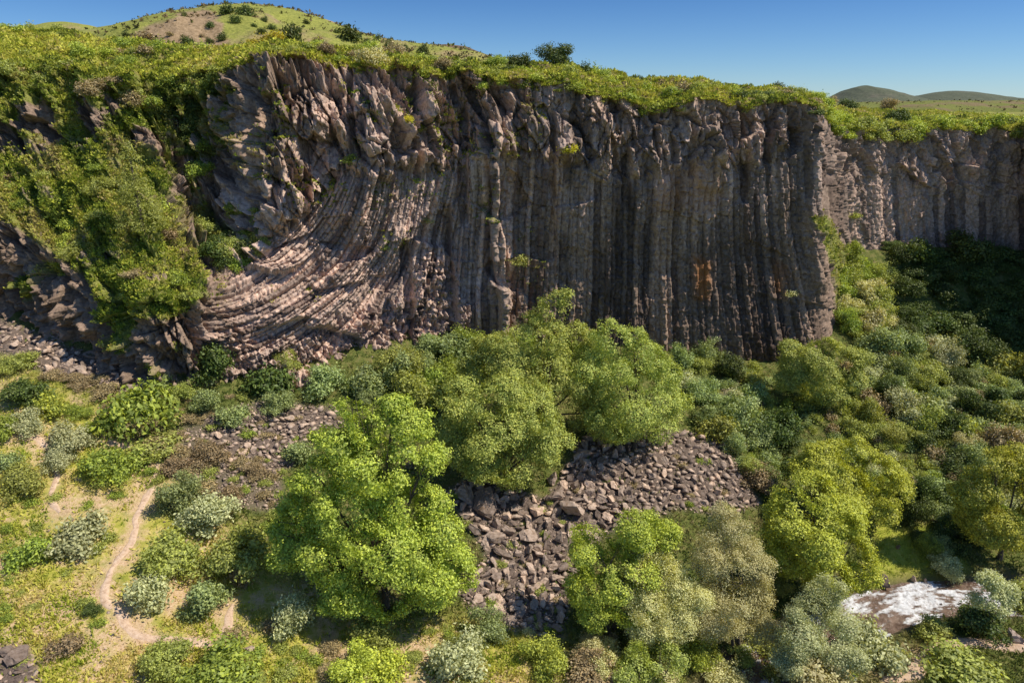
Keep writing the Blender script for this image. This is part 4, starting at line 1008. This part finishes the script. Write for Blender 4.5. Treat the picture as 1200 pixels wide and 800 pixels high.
o = link('undergrowth', me); tag(o, 'small mixed green and brown bushes filling the rim, slopes and thickets', 'undergrowth', kind='stuff')
print('SHRUBS', len(QUEUE), n_one)

def clumps(P, Nn, size, nl, col, R, upright=.6, wid=.3):
    """tufts of blades or leaves at every P; col one colour per tuft"""
    m = len(P); C = np.repeat(P, nl, 0); s = np.repeat(size, nl); N_ = np.repeat(Nn, nl, 0)
    d = unit(N_ * upright + np.array([0, 0, .35]) + R.normal(size=C.shape) * .55); d[:, 2] = np.abs(d[:, 2]) * .9 + .05
    L = s * (.5 + .7 * R.random(len(C))); side = unit(np.cross(d, R.normal(size=C.shape)))
    b = C + R.normal(size=C.shape) * (s * .32)[:, None] * np.array([1, 1, .15])
    tip = b + d * L[:, None]; mid = b + d * (L * .55)[:, None]; w = (L * wid)[:, None]
    V = np.stack([b, mid + side * w * .5, tip, mid - side * w * .5], 1).reshape(-1, 3)
    c = np.repeat(col, nl, 0) * (.7 + .6 * R.random((len(C), 1))); T = np.repeat(np.clip(c, 0, 1), 4, 0)
    me = np_mesh('tufts', V, np.arange(len(V)).reshape(-1, 4)); attr_col(me, 'tint', T); return me
GM = tint_mat('grass_blades')
def pick(pal, t, R):
    pal = np.array(pal, float); t = np.clip(t + R.normal(0, .16, len(t)), 0, .999) * (len(pal) - 1); i = t.astype(int); f = (t - i)[:, None]
    return pal[i] * (1 - f) + pal[np.minimum(i + 1, len(pal) - 1)] * f
R = np.random.default_rng(99); q_ = R.integers(0, len(H1f), 5200); H4f = HV4[:, :86].reshape(-1, 3); P = np.concatenate([H1f[q_[:3700]], H4f[R.integers(0, len(H4f), 1500)]]) + R.normal(size=(5200, 3)) * np.array([1, 1, 0]); t = vn2(P[:, 0] * .03, P[:, 1] * .05, 201)
kp = R.random(5200) < sm(.3, .7, t) * .9 + .1; P = P[kp]; t = t[kp]
o = link('hill_scrub', clumps(P, np.tile(np.array([0, 0, 1.0]), (len(P), 1)), .5 + 1.3 * R.random(len(P)) ** 3, 7, pick([(.2, .2, .05), (.14, .15, .04), (.24, .17, .08), (.1, .1, .035)], t, R), R, .4, .6), GM)
tag(o, 'low olive and brown scrub dotted over the green hill', 'scrub', kind='stuff')
# ================================================================== ground cover, grass, rocks
R = np.random.default_rng(77)
# meadow and valley grass
n_ = 92000; px = R.uniform(-70, 1310, n_); py = 375 + 430 * R.random(n_) ** .8; H = gfast(px, py)
sc, dry, lush = ground_masks(H); dr = poly_dist(H[:, 0], H[:, 1], RC)
bare = vn2(H[:, 0] * .16, H[:, 1] * .16, 191) * .6 + .4 * vn2(H[:, 0] * .6, H[:, 1] * .6, 192)
keep = ((sc < .35) | (R.random(n_) < .09)) & (dr > RIV_W + 1.0) & (R.random(n_) > dry * sm(.47, .66, bare) * .85) & (H[:, 1] < 108)
for st in [o for o in SC.objects if o.name.split('.')[0] == 'path']:
    co = np.empty(len(st.data.vertices) * 3, np.float32); st.data.vertices.foreach_get('co', co); co = co.reshape(-1, 9, 3)[:, 4, :2]
    keep &= poly_dist(H[:, 0], H[:, 1], co) > .55
H = H[keep]; dry = dry[keep]; lush = lush[keep]; t = vn2(H[:, 0] * .35, H[:, 1] * .35, 195)
cd = pick([(.24, .32, .035), (.46, .48, .06), (.62, .57, .12), (.7, .57, .23)], t, R); cl = pick([(.08, .12, .025), (.17, .21, .04), (.28, .27, .08), (.36, .3, .14)], t, R); cu = pick([(.3, .37, .04), (.44, .45, .07)], t, R)
col = cl * (1 - dry[:, None]) + cd * dry[:, None]; col = col * (1 - lush[:, None]) + cu * lush[:, None]
NZ = np.tile(np.array([0, 0, 1.0]), (len(H), 1))
o = link('grass', clumps(H - np.array([0, 0, .03]), NZ, (.16 + .34 * R.random(len(H)) ** 2) * (1 - .3 * lush), 5, col, R, .5, .3), GM); tag(o, 'mixed green and straw-coloured grass tufts over the valley floor', 'grass', kind='stuff')
# plateau grass
n_ = 42000; i = np.searchsorted(CPX, R.uniform(-15, 1215, n_)).clip(0, NU - 1); j = 1 + (R.random(n_) ** 1.25 * (m1 + 3)).astype(int)
P = PV[i, j] + R.normal(size=(n_, 3)) * np.array([.12, .25, 0]); t = .55 * vn2(P[:, 0] * .16, P[:, 1] * .25, 197) + .45 * vn2(P[:, 0] * .7, P[:, 1] * .7, 198)
col = pick([(.11, .15, .03), (.28, .32, .04), (.52, .54, .06), (.68, .62, .11), (.55, .44, .18)], t, R)
o = link('grass', clumps(P, np.tile(np.array([0, -.2, 1.0]), (n_, 1)), .2 + .36 * R.random(n_) ** 2, 7, col, R, .35, .42), GM); tag(o, 'yellow-green grass and herbs covering the rim and plateau edge', 'grass', kind='stuff')
# plants on the cliff
CPXr = (np.abs(PX - 600) < 620); wgt = (np.clip(CG - .3, 0, 1) * CPXr * (.3 + up_)).ravel(); wgt /= wgt.sum()
n_ = 42000; q_ = R.choice(wgt.size, n_, p=wgt); P = CV.reshape(-1, 3)[q_]; Nn = CN.reshape(-1, 3)[q_]; gq = gully.ravel()[q_]
t = vn2(P[:, 0] * .4 + P[:, 1] * .2, P[:, 2] * .4, 199)
col = pick([(.1, .14, .025), (.25, .32, .04), (.46, .48, .06), (.55, .48, .13), (.36, .28, .14)], t, R) * (1 - .45 * gq[:, None])  # gully plants darkened in their tint to paint in its shade
o = link('ground_cover', clumps(P - Nn * .05, unit(Nn * .6 + np.array([0, 0, .6])), .16 + .34 * R.random(n_) ** 2, 7, col, R, .5, .45), GM); tag(o, 'green herbs and grass growing on the rock slopes and ledges', 'ground cover', kind='stuff')

# ------------------------------------------------------------------ boulders
import bmesh
def rock_mesh(seed, sub=2, stretch=(1, 1, 1)):
    R = np.random.default_rng(seed); bm = bmesh.new(); bmesh.ops.create_icosphere(bm, subdivisions=sub, radius=.62)
    V = np.array([v.co for v in bm.verts])
    for _ in range(13):
        n = unit(R.normal(size=3)); d = R.uniform(.14, .42); e = V @ n - d; V = V - np.outer(np.maximum(e, 0), n)
    V = V * np.array(stretch); V = V + .06 * np.stack([fbm(V[:, i] * 3 + seed, V[:, (i + 1) % 3] * 3 + V[:, (i + 2) % 3] * 2, seed + i, 3) for i in range(3)], -1) + .012 * R.normal(size=V.shape)
    for v, c in zip(bm.verts, V): v.co = c
    me = bpy.data.meshes.new('boulder'); bm.to_mesh(me); bm.free(); return me
k = N('basalt_boulder'); oi = k.n('ObjectInfo').outputs['Random']; ri = k.n('NewGeometry').outputs['Random Per Island']
nb = k.noise(3, 6, .72)
c = k.ramp(nb, [(.3, (.22, .162, .118)), (.5, (.46, .36, .285)), (.72, (.62, .52, .435))])
c = k.mix(1.0, c, k.ramp(k.math('FRACT', k.math('ADD', oi, ri)), [(0, (.42, .40, .40)), (.5, (.95, .92, .9)), (1, (1.35, 1.25, 1.16))]), 'MULTIPLY')
c = k.mix(k.math('MULTIPLY', k.math('SUBTRACT', k.noise(.9, 4, .6), .6), 4, True), c, (.24, .13, .05))
ROCK = k.done(c, .9, k.noise(7, 6, .75), .5, .12)
RMS = [rock_mesh(600 + i, 3, s) for i, s in enumerate([(1, .8, .7), (1, 1, .75), (1.15, .7, .6), (1, .9, .95), (1.2, .75, .5), (.9, .9, .8), (1.1, .85, .6), (1, .7, .85), (1.05, .9, .65), (1.25, .7, .7)])]
for m_ in RMS: m_.materials.append(ROCK)
def boulder(x, y, w, label, group, R, name='boulder', sink=.15):
    P = gfast(x, y)[0]; d = float(project(P)[2]); s = w / FPX * d
    o = bpy.data.objects.new(name, RMS[R.integers(len(RMS))]); COL.objects.link(o); o.location = P + np.array([0, 0, s * (.3 - sink)])
    o.scale = (s, s * R.uniform(.85, 1.15), s * R.uniform(.85, 1.1)); o.rotation_euler = (R.uniform(-.5, .5), R.uniform(-.5, .5), R.uniform(0, 6.28))
    tag(o, label, 'boulder', group)
R = np.random.default_rng(88); ROCKS = []
for x, y, w, lab in [(570,596,44,'largest dark angular boulder at the top left of the boulder tongue'), (545,580,32,'reddish-topped boulder left of the largest one'), (538,546,30,'flat dark boulder in shade behind the big bright tree'), (675,602,38,'big dark boulder where the scree narrows, right side'),
   (650,586,36,'broad flat boulder below the tree on the boulder tongue'), (629,604,26,'upright pale boulder in the upper middle of the boulder tongue'), (647,566,26,'square boulder touching the tree on the boulder tongue'), (619,633,28,'rounded pale boulder at the centre of the boulder tongue'),
   (584,630,22,'pale boulder left of the rounded central one'), (556,624,24,'grey boulder at the left edge of the tongue beside the big bright tree'), (655,634,22,'boulder at the right edge of the tongue, middle height'), (584,650,30,'long slab-like boulder left of centre on the tongue'), (554,690,24,'pale boulder low on the left edge of the tongue'),
   (1036,684,22,'dark wet rock on the far bank at the top of the rapids'), (1070,680,14,'small dark rock at the far water edge'), (1084,683,12,'smallest dark rock at the far water edge'), (1120,690,12,'wet rock in the middle of the white rapids'), (1098,712,14,'dark wet rock splitting the near side of the rapids'), (1058,694,10,'small wet rock in the brown upper water'), (1020,706,14,'dark rock where the rapids meet the trees'),
   (1190,752,30,'dark rock beside the sandy track at the right'), (1052,642,10,'pale stone lying on the river meadow'),
   (102,420,18,'large rock on top of the left rubble bank in the shadow edge'), (131,432,14,'pale rock at the right end of the left rubble bank'), (20,775,30,'biggest pale slab in the bottom left corner'), (8,765,22,'pale slab at the left edge above the biggest one'), (290,764,14,'single pale stone right of the lower footpath')]:
    boulder(x, y, w, lab, None, R); ROCKS.append((x, y, w))
n0 = len(ROCKS)
REG = [(0, 'grey-brown boulder in the boulder tongue between the green trees', 'boulders of the tongue'), (1, 'dark reddish rubble block left of the big bright tree below the fan', 'rubble blocks below the fan'),
       (2, 'reddish rubble block on the bank under the left buttress', 'rubble blocks of the left bank'), (3, 'small rock on the bare patch under the right columns', 'rocks under the columns'), (4, 'pale stone in the pile at the bottom left corner', 'pale stones')]
small = []; CELL = {}
for x, y, w in ROCKS: CELL.setdefault((int(x // 30), int(y // 30)), []).append((x, y, w))
for ri_, (lo, hi, nmax) in {0: (3, 17, 13000), 1: (3, 13, 3000), 2: (3, 14, 2400), 5: (3, 9, 900), 3: (4, 9, 90), 4: (7, 17, 60)}.items():
    poly = SCREE[ri_]; Pp = np.array(poly, float); a0, a1 = Pp.min(0), Pp.max(0); m_ = nmax * 3
    Q = R.uniform(a0, a1, (m_, 2)); ok = in_poly(Q[:, 0], Q[:, 1], poly, 4) > R.uniform(.02, .9, m_)
    w_ = lo + (hi - lo) * R.random(m_) ** 4
    if ri_ == 0: w_ = np.where(Q[:, 0] > 740, lo + (13 - lo) * R.random(m_) ** 1.5, w_)
    w_ = w_ * np.where(in_poly(Q[:, 0], Q[:, 1], poly, 14) < .7, .6, 1)
    for w, x, y in sorted(zip(w_[ok], Q[ok, 0], Q[ok, 1]), reverse=True):
        gi_, gj_ = int(x // 30), int(y // 30)
        if any(math.hypot(x - a, (y - b) * 1.35) < .31 * (w + c) for i in (-1, 0, 1) for j in (-1, 0, 1) for a, b, c in CELL.get((gi_ + i, gj_ + j), ())): continue
        CELL.setdefault((gi_, gj_), []).append((x, y, w)); small.append((w, x, y, ri_))
small.sort(reverse=True)
def spot(x, y, ri_):
    if ri_ != 0: return REG[ri_ if ri_ < 5 else 1][1:]
    if x > 740: return 'rounded grey boulder in the upper right arm of the scree below the rounded tree', 'boulders of the right scree arm'
    if y < 600: return 'grey-brown boulder at the shaded head of the boulder tongue', 'boulders at the head of the tongue'
    if y < 665: return 'grey-brown boulder in the middle of the boulder tongue between the green trees', 'boulders in the middle of the tongue'
    return 'grey-brown boulder in the narrow lower tip of the boulder tongue', 'boulders at the tip of the tongue'
for w, x, y, ri_ in small[:275]: boulder(x, y, w, *spot(x, y, ri_), R)
rest = small[275:]
base_r = [rock_mesh(640 + i, 1, s) for i, s in enumerate([(1, .8, .7), (1.1, .9, .6), (1, .7, .9), (1.2, .8, .6)])]
BR = []
for m_ in base_r:
    v = np.empty(len(m_.vertices) * 3, np.float32); m_.vertices.foreach_get('co', v); f = np.empty(len(m_.polygons) * 3, np.int32); m_.loops.foreach_get('vertex_index', f); BR.append((v.reshape(-1, 3), f.reshape(-1, 3)))
def rubble(xs, ys, ws, name, label, cat):
    P = gfast(xs, ys); d = project(P)[2]; parts = []
    for p, dd, w in zip(P, d, ws):
        v, f = BR[R.integers(4)]; s = w / FPX * dd; a, b = R.uniform(0, 6.28), R.uniform(-.6, .6)
        ca, sa, cb, sb = math.cos(a), math.sin(a), math.cos(b), math.sin(b)
        M = np.array([[ca, -sa, 0], [sa, ca, 0], [0, 0, 1]]) @ np.array([[1, 0, 0], [0, cb, -sb], [0, sb, cb]])
        parts.append((v @ M.T * s * R.uniform(.85, 1.15, 3) + p + np.array([0, 0, s * .12]), f))
    V, F = merge(parts); o = link(name, np_mesh(name, V, F), ROCK); tag(o, label, cat, kind='stuff')
rubble([r[1] for r in rest], [r[2] for r in rest], [r[0] for r in rest], 'rubble', 'small broken basalt stones filling the scree between the boulders', 'rubble')
n_ = 900; x = R.uniform(-10, 700, n_); y = R.uniform(470, 800, n_); H = gfast(x, y); sc, dry, lush = ground_masks(H)
bare = vn2(H[:, 0] * .16, H[:, 1] * .16, 191) * .6 + .4 * vn2(H[:, 0] * .6, H[:, 1] * .6, 192)
kp = (bare > .48) & (dry > .3)
rubble(x[kp], y[kp], 2 + 5 * R.random(kp.sum()) ** 3, 'stones', 'small pale stones strewn over the bare soil of the meadow', 'stones')
